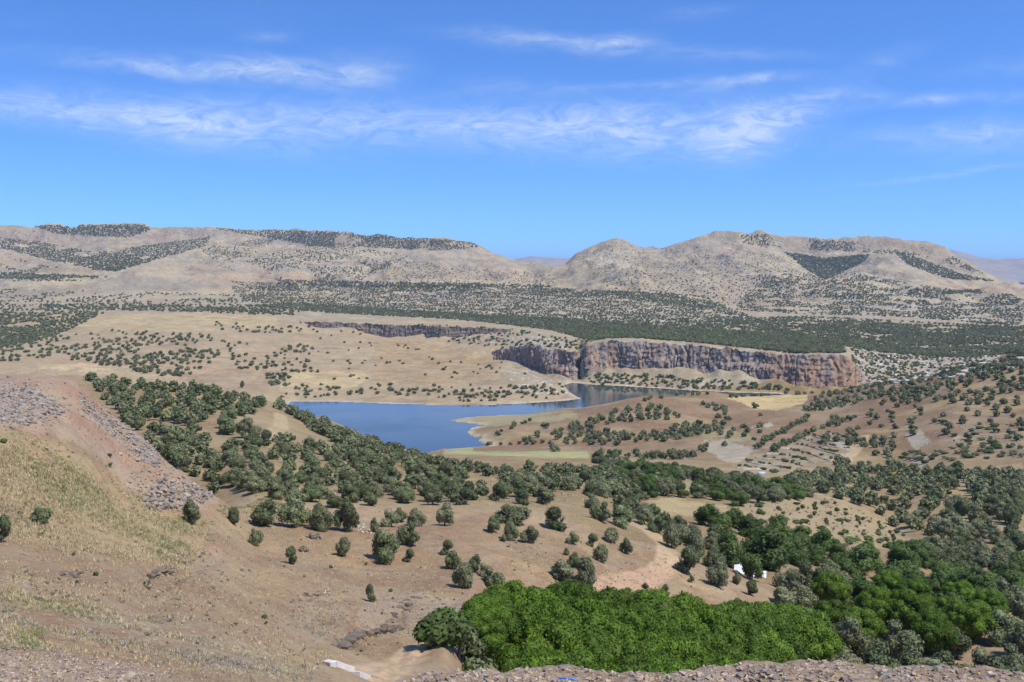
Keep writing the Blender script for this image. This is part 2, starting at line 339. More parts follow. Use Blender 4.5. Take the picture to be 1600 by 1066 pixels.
# rock steps (beds) near the crests
bed = 13.0
zq = np.floor(ZH / bed + 0.6 * fr(2580, 9e9, 300, 2, .5, 31)) * bed
stepmask = sstep(0.30, 0.75, t) * sstep(-0.15, 0.25, fr(2580, 9e9, 700, 2, .5, 41)) * (t < 1.0)
ZH = ZH + stepmask * 0.45 * (np.clip((ZH - zq) / bed, 0, 1) ** 3 - (ZH - zq) / bed) * bed
ZH = ZH + (fr(2580, 9e9, 160, 3, 0.55, 51) * 16.0 + fr(2580, 9e9, 45, 2, 0.5, 55) * 7.0) * sstep(0.0, 0.2, t) * np.where(t > .93, 0.3, 1)
th = sstep(2450, 2650, D)[:, None]
ZH0 = np.where(D[:, None] < 2600, (YH - base_py)[None, :] / F * D[:, None], ZH)
Z = np.where(D[:, None] < 2450, Z, Z * (1 - th) + ZH0 * th)

# ------------------------------------------------------------------ roughness of the ground, by distance
lake_zone = (Dg > 560) & (Dg < 1240)
calm = np.where(Z < LAKE + 4, np.clip((Z - LAKE) / 4, 0.0, 1), 1.0)
calm = np.where(lake_zone, calm, 1.0)
wl = fr(200, 2700, 70, 3, .5, 61) * 2.6 * sstep(200, 700, Dg) + fr(40, 1400, 16, 3, .5, 62) * 0.55 * sstep(40, 120, Dg) * (Dg < 1400)
wl = wl + fr(12, 400, 3.2, 3, .55, 63) * 0.16 * sstep(12, 40, Dg) * (1 - sstep(200, 400, Dg))
mnear = Dg < 40
nn = np.zeros_like(Z)
nn[mnear] = fbm(Xg[mnear], Dg[mnear], 0.9, 4, .62, 64) * 0.10 + np.clip(fbm(Xg[mnear], Dg[mnear], 0.28, 3, .6, 65), -.2, 1) * 0.035
wl = wl + nn * (1 - sstep(20, 40, Dg)) * sstep(3, 6, Dg)
wl = wl + sstep(1350, 1700, Dg) * (1 - sstep(2500, 2700, Dg)) * (fr(1350, 2700, 260, 3, .5, 66) * 5 + fr(1350, 2700, 60, 2, .5, 67, 1, 2, kind='r') * 1.6)
flatA = inpoly(PXg, YH - Z / Dg * F, [(690, 716), (700, 697), (920, 696), (925, 720), (760, 720)]) & (Dg < 760) & (Dg > 560)
wl = np.where(flatA, wl * 0.15, wl)
Z = Z + wl * calm

CLIFFS = {
 'main': [(909, 1262, 584, 1268, 553), (911, 1216, 590, 1228, 547), (918, 1205, 586, 1222, 541), (950, 1212, 580, 1226, 533.5), (1000, 1200, 580, 1212, 533), (1050, 1186, 583, 1198, 537), (1100, 1170, 586, 1183, 541), (1150, 1152, 590, 1165, 546), (1200, 1130, 596, 1147, 552), (1230, 1114, 603, 1132, 554), (1260, 1096, 611, 1116, 555), (1300, 1094, 611, 1112, 552), (1320, 1096, 610, 1113, 556), (1334, 1104, 608, 1122, 570), (1350, 1114, 606, 1132, 587), (1366, 1128, 604, 1142, 600)],
 'gorge': [(770, 1358, 566, 1366, 549), (790, 1340, 566, 1352, 545), (812, 1305, 574, 1318, 542), (835, 1268, 584, 1280, 541), (855, 1245, 592, 1256, 544), (872, 1228, 597, 1240, 547), (885, 1212, 599, 1226, 549), (897, 1212, 599, 1222, 550), (901, 1255, 594, 1262, 552), (903, 1320, 585, 1330, 552)],
 'rim': [(480, 1806, 513, 1810, 502.5), (530, 1790, 517, 1796, 503), (600, 1752, 526, 1760, 506.5), (650, 1722, 527, 1730, 508), (700, 1680, 527, 1688, 509.5), (750, 1660, 526, 1666, 512), (800, 1632, 524, 1638, 514)]}
for nm in ('main', 'gorge'):
    R_ = np.array(CLIFFS[nm]); jj = np.where((cols >= R_[0, 0]) & (cols <= R_[-1, 0]))[0]
    for j in jj:
        f_, pf, t_, pt = [np.interp(cols[j], R_[:, 0], R_[:, k]) for k in (1, 2, 3, 4)]
        zf, zt = H(f_, pf), H(t_, pt)
        q = (D > f_ - 70) & (D <= f_); tal = (3 + 9 * np.clip(fbm(np.array([cols[j]]), np.array([3.3]), 80, 3, .6, 75)[0] + .25, 0, 1)) * min(1.0, (zt - zf) / 28); Z[q, j] = np.minimum(Z[q, j], zf + 1.0) + tal * np.clip(1 - np.abs(f_ - 7 - D[q]) / 32, 0, 1) ** 1.3 * (D[q] > f_ - 34)
        q = (D > f_) & (D < t_ + 5); Z[q, j] = zf + 1.0
        q = (D >= t_ + 5) & (D < t_ + 60); Z[q, j] = np.maximum(Z[q, j], zt - 2.5); Z[q, j] = np.minimum(Z[q, j], zt + (D[q] - t_) * .12)
def PYof(Zg): return YH - Zg / Dg * F

# exact lake outline on the water plane (photo pixel -> plane)
def on_plane(px, py, z=LAKE):
    d = (YH - py); d = z * F / d
    return ((px - CX) / F * d, d)
SHORE = [(440, 640), (455, 627.5), (520, 627.5), (600, 630.5), (680, 633), (740, 634), (790, 632), (840, 629), (880, 626.5), (908, 623),
         (898, 618), (889, 612), (884, 606), (880, 602), (893, 598), (905, 599), (925, 601), (960, 602.5), (1000, 605), (1050, 608), (1100, 611), (1150, 613.5), (1215, 615), (1230, 619),
         (1100, 621), (1000, 632), (960, 640), (900, 645), (860, 647.2), (800, 648), (760, 650), (735, 651.5), (705, 656.5), (712, 659), (740, 662), (757, 665), (738, 668), (731, 675), (735, 681), (752, 684), (748, 688), (760, 694), (768, 699), (750, 702.0),
         (700, 702.5), (640, 712), (560, 760), (440, 760)]
LP = [on_plane(*p) for p in SHORE]
band = (Dg > 480) & (Dg < 1260) & (PXg > 380) & (PXg < 1290)
xb, yb = Xg[band], Dg[band]
inside = inpoly(xb, yb, LP)
dist = dist_poly(xb, yb, LP, True)
jit = 1.0 + 0.5 * fbm(xb, yb, 14, 2, .5, 71)
zb = Z[band]
zout = np.maximum(zb, LAKE + 0.25 + np.minimum(dist * 0.05 * jit, 2.5))
zin = LAKE - np.minimum(0.15 + dist * 0.16 * jit, 6)
# banks: blend down to the water close to the outline
blend = sstep(0, 45, dist)
zout2 = np.minimum(zout, LAKE + 0.25 + dist * 0.55 + 0.02 * dist ** 2)
zout = np.where(yb > 940, zout2, zout)
Z[band] = np.where(inside, zin, zout)
inlake = np.zeros_like(Z, bool); inlake[band] = inside
shore_d = np.full_like(Z, 1e3); shore_d[band] = dist

# gullies and ledges of the near slope
def path_world(pts):
    out = []
    for px, py in pts:
        x, y, z = hit(px, py); out.append((x, y))
    return out
def visible_env():
    return np.minimum.accumulate(PYof(Z), axis=0)
ENV = visible_env()
def hit(px, py):
    """where the sight line through a photo pixel meets the ground"""
    jf = np.interp(px, cols, np.arange(NC)); j = int(round(jf))
    e = ENV[:, j]
    i = int(np.searchsorted(-e, -py))
    if i <= 0: i = 1
    if i >= NR: i = NR - 1
    p0, p1 = YH - Z[i - 1, j] / D[i - 1] * F, YH - Z[i, j] / D[i] * F
    t = 0.5 if p0 <= p1 else min(max((p0 - py) / (p0 - p1), 0), 1)
    d = D[i - 1] + t * (D[i] - D[i - 1]); z = Z[i - 1, j] + t * (Z[i, j] - Z[i - 1, j])
    return ((px - CX) / F * d, d, z)
def ground_z(x, y):
    px = x / y * F + CX
    jf = min(max(np.interp(px, cols, np.arange(NC)), 0), NC - 1.001); fi = min(max(np.interp(y, D, np.arange(NR)), 0), NR - 1.001)
    j = int(jf); i = int(fi); a = jf - j; b = fi - i
    return float((Z[i, j] * (1 - a) + Z[i, j + 1] * a) * (1 - b) + (Z[i + 1, j] * (1 - a) + Z[i + 1, j + 1] * a) * b)

GULLIES = [([(205, 960), (235, 905), (262, 893), (300, 878), (335, 862)], 1.2, 0.7), ([(540, 1005), (545, 992), (575, 985), (610, 975)], 1.0, 0.8), ([(605, 975), (615, 962), (640, 945)], 0.7, 0.5), ([(90, 905), (110, 890), (130, 905)], 0.8, 0.4), ([(450, 935), (480, 930), (500, 920)], 0.6, 0.35), ([(1370, 870), (1440, 850)], 2, 0.5)]
TRACKS = [([(575, 1060), (610, 1042), (650, 1016), (690, 997), (735, 985)], 1.5), ([(925, 928), (960, 915), (1005, 903), (1030, 892), (1045, 878), (1040, 855), (1020, 832), (985, 815)], 1.7), ([(1005, 903), (1020, 915), (1035, 925)], 1.2),
          ([(395, 695), (425, 683), (440, 665), (438, 648)], 2.2), ([(1315, 735), (1325, 715), (1345, 695), (1352, 680)], 2.6)]
Zadd = np.zeros_like(Z); gull_m = np.zeros_like(Z); track_m = np.zeros_like(Z)
for pts, wd, dep in GULLIES:
    P = path_world(pts)
    m = (Dg > min(p[1] for p in P) - 8) & (Dg < max(p[1] for p in P) + 8)
    dd = dist_poly(Xg[m] + fbm(Xg[m], Dg[m], 2.5, 2, .5, 81) * 0.8, Dg[m] + fbm(Xg[m], Dg[m], 2.5, 2, .5, 82) * 0.8, P)
    Zadd[m] -= dep * np.exp(-(dd / wd) ** 2); gull_m[m] = np.maximum(gull_m[m], np.exp(-(dd / (wd * 1.3)) ** 2))
for pts, wd in TRACKS:
    P = path_world(pts)
    m = (Dg > min(p[1] for p in P) - 12) & (Dg < max(p[1] for p in P) + 12)
    dd = dist_poly(Xg[m], Dg[m], P) + fbm(Xg[m], Dg[m], 4, 2, .5, 83) * 0.35
    track_m[m] = np.maximum(track_m[m], 1 - sstep(wd * 0.8, wd * 1.25, dd))
    Zadd[m] -= 0.10 * np.exp(-((dd - wd * .45) / .35) ** 2)
Z = Z + Zadd
ENV = visible_env()
PYg = PYof(Z)

# ------------------------------------------------------------------ tagging and materials
def tag(o, label=None, cat=None, group=None, kind=None):
    if label: o['label'] = label
    if cat: o['category'] = cat
    if group: o['group'] = group
    if kind: o['kind'] = kind
    return o
def new_mat(name):
    m = bpy.data.materials.new(name); m.use_nodes = True
    t = m.node_tree; b = t.nodes['Principled BSDF']
    return m, t, b
def link(t, a, b): t.links.new(a, b)
def mixc(t, mode, fac, a, b):
    n = t.nodes.new('ShaderNodeMix'); n.data_type = 'RGBA'; n.blend_type = mode
    for key, v in (('Factor', fac), ('A', a), ('B', b)):
        s = n.inputs[key]
        if isinstance(v, (int, float)): s.default_value = v
        elif isinstance(v, tuple): s.default_value = (*v, 1) if len(v) == 3 else v
        else: t.links.new(v, s)
    return n.outputs['Result']
def noise(t, vec, scale, detail=4, rough=.6, dist=0.0):
    n = t.nodes.new('ShaderNodeTexNoise'); n.inputs['Scale'].default_value = scale
    n.inputs['Detail'].default_value = detail; n.inputs['Roughness'].default_value = rough; n.inputs['Distortion'].default_value = dist
    t.links.new(vec, n.inputs['Vector']); return n.outputs['Fac']
def maprange(t, v, a, b, c, d):
    n = t.nodes.new('ShaderNodeMapRange'); n.inputs[1].default_value = a; n.inputs[2].default_value = b
    n.inputs[3].default_value = c; n.inputs[4].default_value = d; t.links.new(v, n.inputs[0]); return n.outputs[0]
def ground_material(name, scales, contrast, bump_dist, bump_scale, rough=.95, stone=None, speck=None):
    m, t, b = new_mat(name)
    at = t.nodes.new('ShaderNodeAttribute'); at.attribute_name = 'col'
    geo = t.nodes.new('ShaderNodeNewGeometry'); pos = geo.outputs['Position']
    c = at.outputs['Color']
    for s, k in zip(scales, contrast):
        f = maprange(t, noise(t, pos, s, 5, .65), .3, .7, 1 - k, 1 + k)
        cb = t.nodes.new('ShaderNodeCombineColor')
        for i in range(3): t.links.new(f, cb.inputs[i])
        c = mixc(t, 'MULTIPLY', 1.0, c, cb.outputs[0])
    if speck:
        sp1 = maprange(t, noise(t, pos, speck[0], 4, .7), .52, .66, 0, speck[2]); c = mixc(t, 'MIX', sp1, c, (.40, .325, .175))
        sp2 = maprange(t, noise(t, pos, speck[1], 5, .75), .55, .70, 0, speck[3]); c = mixc(t, 'MIX', sp2, c, (.155, .115, .078))
        sp3 = maprange(t, noise(t, pos, speck[1] * .13, 4, .6), .5, .72, 0, .6); c = mixc(t, 'MIX', sp3, c, (.19, .13, .08))
        sp4 = maprange(t, noise(t, pos, speck[1] * .03, 5, .65), .48, .62, 0, .4); c = mixc(t, 'MIX', sp4, c, (.36, .285, .165))
    if stone:
        v = t.nodes.new('ShaderNodeTexVoronoi'); v.inputs['Scale'].default_value = stone[0]; t.links.new(pos, v.inputs['Vector'])
        sel = maprange(t, v.outputs['Distance'], stone[1], stone[1] + .06, 1, 0)
        at2 = t.nodes.new('ShaderNodeAttribute'); at2.attribute_name = 'peb'
        mul = t.nodes.new('ShaderNodeMath'); mul.operation = 'MULTIPLY'; t.links.new(sel, mul.inputs[0]); t.links.new(at2.outputs['Fac'], mul.inputs[1])
        sc_ = t.nodes.new('ShaderNodeHueSaturation'); sc_.inputs['Saturation'].default_value = .25; sc_.inputs['Value'].default_value = .5
        t.links.new(v.outputs['Color'], sc_.inputs['Color'])
        c = mixc(t, 'MIX', mul.outputs[0], c, mixc(t, 'MIX', .55, (.36, .31, .27), sc_.outputs[0]))
    t.links.new(c, b.inputs['Base Color'])
    b.inputs['Roughness'].default_value = rough
    b.inputs['Specular IOR Level'].default_value = .15
    bp = t.nodes.new('ShaderNodeBump'); bp.inputs['Distance'].default_value = bump_dist; bp.inputs['Strength'].default_value = .8
    t.links.new(noise(t, pos, bump_scale, 6, .7), bp.inputs['Height']); t.links.new(bp.outputs[0], b.inputs['Normal'])
    return m
M = {}
M['near'] = ground_material('dry_soil', (0.5, 3.2, 14), (.14, .24, .26), .12, 5.0, stone=(9.0, .30), speck=(2.6, 5.5, .6, .8))
M['mid'] = ground_material('dry_hillside', (0.045, .35, 1.6), (.12, .18, .2), .5, .9, stone=(1.1, .20), speck=(.30, .7, .35, .5))
M['plateau'] = ground_material('plateau_ground', (0.03, .16, .7), (.12, .2, .26), 1.2, .35, speck=(.10, .22, .35, .55))
M['far'] = ground_material('far_hillside', (0.012, .06, .22), (.12, .2, .26), 14.0, .05, speck=(.02, .06, .25, .45))
M['rock'] = ground_material('cliff_rock', (0.05, .3, 1.2), (.10, .2, .25), 1.2, .5)

def mesh_from(name, V, faces_flat, nper, mat=None, smooth=False, mats=None, mat_idx=None):
    me = bpy.data.meshes.new(name)
    V = np.asarray(V, np.float32); f = np.asarray(faces_flat, np.int32).ravel()
    me.vertices.add(len(V)); me.vertices.foreach_set('co', V.ravel())
    nf = len(f) // nper
    me.loops.add(len(f)); me.loops.foreach_set('vertex_index', f)
    me.polygons.add(nf)
    me.polygons.foreach_set('loop_start', np.arange(nf, dtype=np.int32) * nper)
    if smooth: me.polygons.foreach_set('use_smooth', np.ones(nf, bool))
    for mm in (mats or ([mat] if mat else [])): me.materials.append(mm)
    if mat_idx is not None: me.polygons.foreach_set('material_index', np.asarray(mat_idx, np.int32))
    me.update(); me.validate()
    return me
def add_obj(name, me, parent=None, loc=None):
    o = bpy.data.objects.new(name, me); COL.objects.link(o)
    if parent: o.parent = parent
    if loc is not None: o.location = loc
    return o
def grid_faces(nr, nc):
    i = np.arange(nr - 1)[:, None] * nc + np.arange(nc - 1)[None, :]
    return np.stack([i, i + 1, i + nc + 1, i + nc], -1).reshape(-1, 4)

# ------------------------------------------------------------------ colour of the land (albedo of soil, straw, rock, crop)
def rgb(*c): return np.array(c, float)
TAN, BROWN, CLAY = rgb(.285, .205, .118), rgb(.225, .148, .085), rgb(.275, .228, .165)
STRAW, GRASS, RED = rgb(.41, .325, .165), rgb(.225, .235, .09), rgb(.32, .175, .105)
GRAVEL, GREYROCK, PALE = rgb(.32, .272, .232), rgb(.36, .34, .325), rgb(.55, .51, .46)
C = np.zeros(Z.shape + (3,)); C[:] = TAN
PEB = np.zeros(Z.shape)
def paint(mask, col, k=1.0):
    a = (mask * k)[..., None] if not np.isscalar(mask) else mask * k
    global C
    C = C * (1 - a) + col * a
jx = fbm(PXg / 1.0, lD[:, None] * 260 + PXg * 0, 26, 3, .6, 91) * 13
jy = fbm(PXg / 1.0, lD[:, None] * 260 + PXg * 0, 22, 3, .6, 92) * 8
def area(poly, dmin=0, dmax=1e9, jitter=1.0):
    return (inpoly(PXg + jx * jitter, PYg + jy * jitter, poly) & (Dg >= dmin) & (Dg <= dmax)).astype(float)
n1 = fr(0, 800, 22, 4, .55, 101); n2 = fr(0, 1100, 7, 4, .6, 102); n3 = fr(0, 200, 2.2, 3, .6, 103)
n4 = fr(900, 2000, 130, 4, .55, 104); n5 = fr(150, 2000, 40, 4, .6, 105)
# near slopes
near = Dg < 165
paint(near * sstep(-.35, .3, n1) * np.where(PXg > 240, 1, .6), BROWN, .8)
paint(near * sstep(.1, .6, n2), STRAW, .45)
paint(near * sstep(.15, .5, fr(0, 170, 12, 3, .5, 106)) * (PXg > 200), CLAY, .5)
paint(area([(0, 670), (90, 690), (190, 760), (260, 800), (330, 830), (300, 890), (180, 870), (60, 830), (0, 840)], 55, 125), STRAW, .4)
paint(area([(20, 680), (120, 720), (200, 770), (290, 830), (270, 880), (180, 850), (100, 790), (20, 720)], 55, 125) * sstep(-.15, .35, n2), GRASS, .6)
paint(area([(0, 900), (60, 900), (180, 950), (330, 990), (480, 1040), (500, 1060), (330, 1030), (150, 980), (0, 950)], 8, 80) * sstep(-.2, .3, n3), rgb(.36, .32, .16), .55)
paint(area([(120, 940), (300, 980), (480, 1030), (560, 1066), (300, 1040), (100, 980)], 8, 80) * sstep(-.1, .4, fr(0, 90, 1.4, 3, .6, 107)), rgb(.30, .27, .24), .5)
paint(area([(-20, 575), (110, 582), (175, 625), (250, 690), (350, 775), (300, 800), (210, 770), (120, 690), (0, 665)], 85, 142), rgb(.34, .255, .195), .85)
paint(area([(100, 600), (130, 605), (210, 690), (250, 740), (230, 760), (160, 690), (90, 640)], 85, 142), RED, .45)
paint(area([(-20, 590), (60, 605), (105, 640), (60, 658), (-20, 662)], 85, 142) * sstep(-.3, .2, n3), rgb(.33, .315, .31), .8)
paint(area([(125, 620), (200, 670), (250, 705), (240, 735), (180, 690), (130, 640)], 90, 145) * sstep(-.3, .2, n3), rgb(.34, .31, .30), .7)
paint(area([(570, 940), (660, 925), (720, 940), (715, 985), (640, 1000), (560, 985)], 70, 125), rgb(.34, .30, .25), .55)
paint(area([(720, 905), (760, 915), (750, 940), (715, 940)], 80, 125), rgb(.27, .16, .11), .6)
paint(area([(470, 940), (540, 935), (545, 1000), (500, 1010), (430, 980)], 60, 110) * sstep(-.2, .4, n3), rgb(.36, .31, .26), .5)
# gravel bank right in front and the stony bottom corner
gb = np.clip(1 - sstep(11, 13, Dg), 0, 1) * (PXg > 560) + np.clip(1 - sstep(19 + 6 * n2, 24 + 6 * n2, Dg), 0, 1) * (PXg <= 600)
gb = np.clip(gb, 0, 1)
paint(gb, rgb(.37, .285, .195), .85); paint(gb * sstep(0, .5, fr(0, 40, .8, 3, .6, 108)), rgb(.31, .26, .20), .45)
PEB = np.maximum(PEB, gb * .8); PEB = np.maximum(PEB, near * .35)
# woods floor between the crest and the lake
w1 = (Dg >= 150) & (Dg < 760)
paint(w1 * sstep(-.2, .4, n5), rgb(.40, .315, .20), .6); paint(w1 * sstep(.2, .7, n1), rgb(.30, .27, .15), .5)
paint(area([(690, 716), (700, 700), (800, 699), (915, 696), (922, 716), (800, 719)], 590, 760, .3), rgb(.40, .42, .21), .95)
paint(area([(1010, 782), (1060, 778), (1130, 790), (1152, 806), (1140, 817), (1060, 805), (1012, 800)], 200, 330, .5), rgb(.44, .36, .21), .9)
paint(area([(1040, 752), (1110, 758), (1130, 775), (1060, 770)], 260, 420, .5), rgb(.36, .37, .2), .7)
paint(area([(1150, 765), (1300, 770), (1420, 830), (1440, 860), (1330, 860), (1200, 830), (1150, 800)], 180, 360), rgb(.40, .32, .205), .75)
paint(area([(1440, 790), (1500, 742), (1560, 728), (1600, 726), (1600, 738), (1540, 760), (1500, 790)], 300, 560, .6), rgb(.45, .33, .2), .8)
paint(area([(1480, 865), (1515, 850), (1530, 868), (1490, 885)], 180, 330), rgb(.47, .40, .25), .7)
paint(area([(1545, 900), (1600, 890), (1600, 940), (1560, 935)], 150, 260), rgb(.44, .40, .24), .8)
# knoll and right hillside
kn = (Dg >= 560) & (Dg < 1060) & (PXg > 690)
strata = fbm(Xg * .9 - Dg * .5, (Xg * .35 + Dg * .8) * 2.6, 120, 3, .5, 111)
paint(kn * (PYg < 705) * (PXg > 740), rgb(.250, .158, .100), .9)
paint(kn * sstep(.12, .4, strata) * (PYg < 705), rgb(.40, .315, .185), .7)
paint(kn * sstep(.1, .6, n5) * (PYg < 720), rgb(.205, .138, .10), .55)
paint(area([(715, 652), (800, 648), (900, 646), (905, 652), (820, 662), (740, 668)], 760, 960, .4), rgb(.36, .36, .21), .7)
paint(area([(1060, 660), (1150, 672), (1190, 690), (1130, 690), (1070, 680)], 640, 900), rgb(.38, .35, .19), .6)
paint(area([(1138, 622), (1145, 617.5), (1260, 617.5), (1259, 629), (1215, 641), (1180, 640), (1165, 632)], 850, 1060, .25), rgb(.58, .45, .235), 1)
for poly in ([(1093, 690), (1130, 688), (1172, 698), (1175, 706), (1160, 722), (1135, 722), (1108, 706)], [(1290, 680), (1330, 690), (1340, 705), (1310, 700)], [(1415, 680), (1440, 672), (1455, 690), (1430, 705)], [(1425, 716), (1445, 712), (1440, 732), (1430, 730)], [(1172, 666), (1205, 660), (1210, 666), (1180, 670)], [(1485, 680), (1500, 682), (1495, 690)]):
    paint(area(poly, 500, 900, .35), PALE * .9, .75)
paint(area([(1300, 630), (1360, 640), (1340, 670), (1280, 668)], 640, 950) * sstep(-.1, .4, strata), rgb(.40, .34, .31), .5)
paint(area([(1470, 640), (1600, 650), (1600, 720), (1530, 715), (1470, 690)], 480, 800) * sstep(-.15, .3, n2), rgb(.22, .18, .165), .7)
paint(area([(1150, 690), (1240, 690), (1300, 675), (1335, 700), (1320, 740), (1200, 745), (1140, 735)], 480, 720) * sstep(-.2, .3, n2), rgb(.42, .38, .31), .6)
# far shore
fs = (Dg >= 1000) & (Dg < 1900) & (PXg < 900)
paint(fs.astype(float), rgb(.40, .315, .225), .95)
paint(fs * sstep(0, .5, n4), rgb(.46, .375, .25), .6); paint(fs * sstep(.1, .6, n5), rgb(.36, .29, .225), .5)
paint(area([(430, 584), (560, 578), (580, 590), (555, 606), (440, 606)], 1000, 1300, .4), rgb(.56, .45, .27), .8)
paint(area([(60, 566), (150, 568), (210, 575), (120, 581), (60, 576)], 1000, 1300, .4), rgb(.56, .46, .31), .7)
paint(area([(310, 589), (370, 586), (415, 590), (410, 603), (330, 600)], 1000, 1300, .4), rgb(.55, .45, .35), .7)
paint(area([(585, 535), (680, 525), (760, 560), (800, 585), (700, 600), (580, 596)], 1000, 1600, .5), rgb(.40, .29, .165), .55)
paint(area([(0, 560), (200, 566), (420, 577), (600, 578), (600, 582), (400, 582), (200, 571), (0, 566)], 1000, 1500, .6), rgb(.42, .24, .16), .5)
paint(area([(280, 582), (420, 590), (450, 625), (380, 612), (300, 598)], 1000, 1300, .6), rgb(.33, .24, .17), .7)
paint(area([(80, 505), (140, 492), (300, 489), (420, 495), (440, 505), (300, 520), (160, 518)], 1300, 2100, .6), rgb(.50, .41, .25), .7)
pl = (Dg >= 1120) & (Dg < 2700) & ((PXg >= 780) | (Dg >= 1900))
paint(pl.astype(float), rgb(.36, .31, .235), .95)
paint(pl * sstep(.05, .45, fr(1100, 2750, 60, 4, .65, 121, 1, 2.2)), rgb(.45, .42, .385), .7)
paint(area([(760, 462), (860, 452), (900, 462), (860, 470), (800, 470)], 1800, 3300), rgb(.45, .36, .245), .7)
paint(area([(0, 455), (180, 450), (300, 462), (200, 476), (0, 472)], 1800, 3400), rgb(.43, .35, .27), .7)
ctr = area([(585, 535), (680, 525), (760, 560), (800, 585), (700, 600), (580, 596)], 1000, 1600, .5) + .4 * area([(100, 500), (420, 500), (560, 540), (560, 575), (200, 560)], 1000, 1900)
paint(np.clip(ctr, 0, 1) * (np.sin(Z * 3.4 + 1.5 * n5) > .3), rgb(.31, .225, .135), .45)
paint(((Dg > 1000) & (Dg < 1900) & (PXg < 900)) * sstep(.15, .5, fr(1000, 1900, 18, 3, .6, 109)), rgb(.30, .25, .20), .5)
shore = np.exp(-(shore_d / 5.0) ** 2) * (~inlake) * (Dg > 640)
paint(shore, rgb(.56, .51, .44), .9)
# hills
hl = sstep(2500, 2800, Dg)
grad = np.gradient(Z, axis=0) / np.gradient(D)[:, None]
paint(hl, rgb(.40, .335, .25), 1.0)
paint(hl * sstep(-.05, .4, fr(2400, 9e9, 420, 4, .55, 131)), rgb(.46, .385, .265), .8)
paint(hl * sstep(.0, .4, fr(2400, 9e9, 140, 4, .65, 132, 1, 1.6)), rgb(.38, .35, .325), .75)
paint(hl * sstep(.32, .6, grad) * sstep(-.5, .1, fr(2400, 9e9, 90, 3, .6, 135)), rgb(.29, .245, .21), .8)
sb = np.zeros_like(Z); i0_ = int(np.searchsorted(D, 2600))
sb[i0_:] = fbm(Xg[i0_:] * .25, Z[i0_:] * 6.0, 90, 4, .65, 133) + .5 * fbm(Xg[i0_:], Dg[i0_:], 260, 3, .6, 134)
paint(hl * sstep(.12, .34, sb), rgb(.30, .265, .24), .7)
paint(hl * sstep(-.6, -.25, -np.abs(sb + .25)) * sstep(.1, .3, -sb) , rgb(.50, .43, .32), .35)
for poly in ([(0, 360), (60, 365), (110, 385), (90, 395), (0, 380)], [(210, 362), (260, 360), (290, 378), (230, 382), (200, 372)], [(110, 372), (200, 376), (170, 388), (100, 384)], [(1400, 380), (1470, 392), (1500, 410), (1440, 400)], [(1070, 390), (1190, 384), (1200, 392), (1090, 398)]):
    paint(area(poly, 2600, 5600), rgb(.34, .265, .235), .7)
paint(area([(560, 420), (800, 420), (850, 435), (700, 432), (560, 432)], 2600, 5000) * .6, rgb(.46, .35, .26), .7)
paint(area([(1470, 445), (1600, 452), (1600, 458), (1480, 455)], 2600, 5000), rgb(.45, .33, .25), .6)
paint(area([(300, 430), (480, 425), (485, 438), (300, 442)], 2600, 5000), rgb(.42, .30, .22), .6)
paint(gull_m, rgb(.22, .165, .125), .5)
paint(track_m, rgb(.50, .39, .265), .9)
paint(track_m * area([(900, 890), (1060, 890), (1060, 930), (900, 935)], 90, 190), rgb(.42, .27, .20), .6)
PEB = np.maximum(PEB, ((Dg > 165) & (Dg < 1000)) * .3); PEB = PEB * (1 - track_m)
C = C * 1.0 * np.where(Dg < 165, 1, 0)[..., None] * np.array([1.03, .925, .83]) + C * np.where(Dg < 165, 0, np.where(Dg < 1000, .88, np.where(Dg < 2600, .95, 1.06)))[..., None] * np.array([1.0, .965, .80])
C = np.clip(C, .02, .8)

def terrain_mesh(name, d0, d1, mat, label, j0=0, j1=None):
    i0 = int(np.searchsorted(D, d0)); i1 = min(int(np.searchsorted(D, d1)) + 1, NR)
    V = np.stack([Xg[i0:i1], Dg[i0:i1], Z[i0:i1]], -1).reshape(-1, 3)
    me = mesh_from(name, V, grid_faces(i1 - i0, NC), 4, mat, True)
    a = me.attributes.new('col', 'FLOAT_COLOR', 'POINT')
    cc = np.ones((V.shape[0], 4), np.float32); cc[:, :3] = C[i0:i1].reshape(-1, 3); a.data.foreach_set('color', cc.ravel())
    p = me.attributes.new('peb', 'FLOAT', 'POINT'); p.data.foreach_set('value', PEB[i0:i1].reshape(-1).astype(np.float32))
    o = add_obj(name, me); tag(o, label, 'terrain', None, 'structure'); return o
terrain_mesh('ground', 0, 165, M['near'], 'bare brown slope with dry grass, gravel bank and rubble embankment')
terrain_mesh('valley_terrain', 165, 1000, M['mid'], 'brown wooded valley sides falling to the lake')
terrain_mesh('plateau_terrain', 1000, 2600, M['plateau'], 'tan far shore and rocky oak plateau behind the lake')
terrain_mesh('hills', 2600, 5690, M['far'], 'pale rocky hills along the skyline')
# distant mountains behind the gap and beyond the hill on the other side
mx = np.linspace(-3600, 4400 * 2.2, 420); md = np.linspace(12500, 15000, 40)
MX, MD = np.meshgrid(mx, md)
mpx = MX / MD * F + CX
prof_py = np.interp(mpx, [-400, 700, 790, 830, 850, 890, 930, 1200, 1380, 1445, 1470, 1500, 1530, 1560, 1600, 1700, 1900], [415, 412, 408, 400.5, 402, 403.5, 410, 405, 395, 384, 386, 394, 402, 405, 404, 398, 392])
mt = (MD - 12500) / 2000
mz = np.where(mt < 1, -120 + ((YH - prof_py) / F * 14500 + 120) * np.clip(mt, 0, 1) ** .7, (YH - prof_py) / F * 14500 - (mt - 1) * 800)
mz = mz + (ridged(MX, MD, 1300, 4, 141) * 90 + fbm(MX, MD, 300, 3, .55, 142) * 40) * np.clip(1 - np.abs(mt - .5) * 2.0, 0, 1) + fbm(MX, MD, 240, 3, .6, 143) * 9
me = mesh_from('mountains', np.stack([MX, MD, mz], -1).reshape(-1, 3), grid_faces(40, 420), 4, M['far'], True)
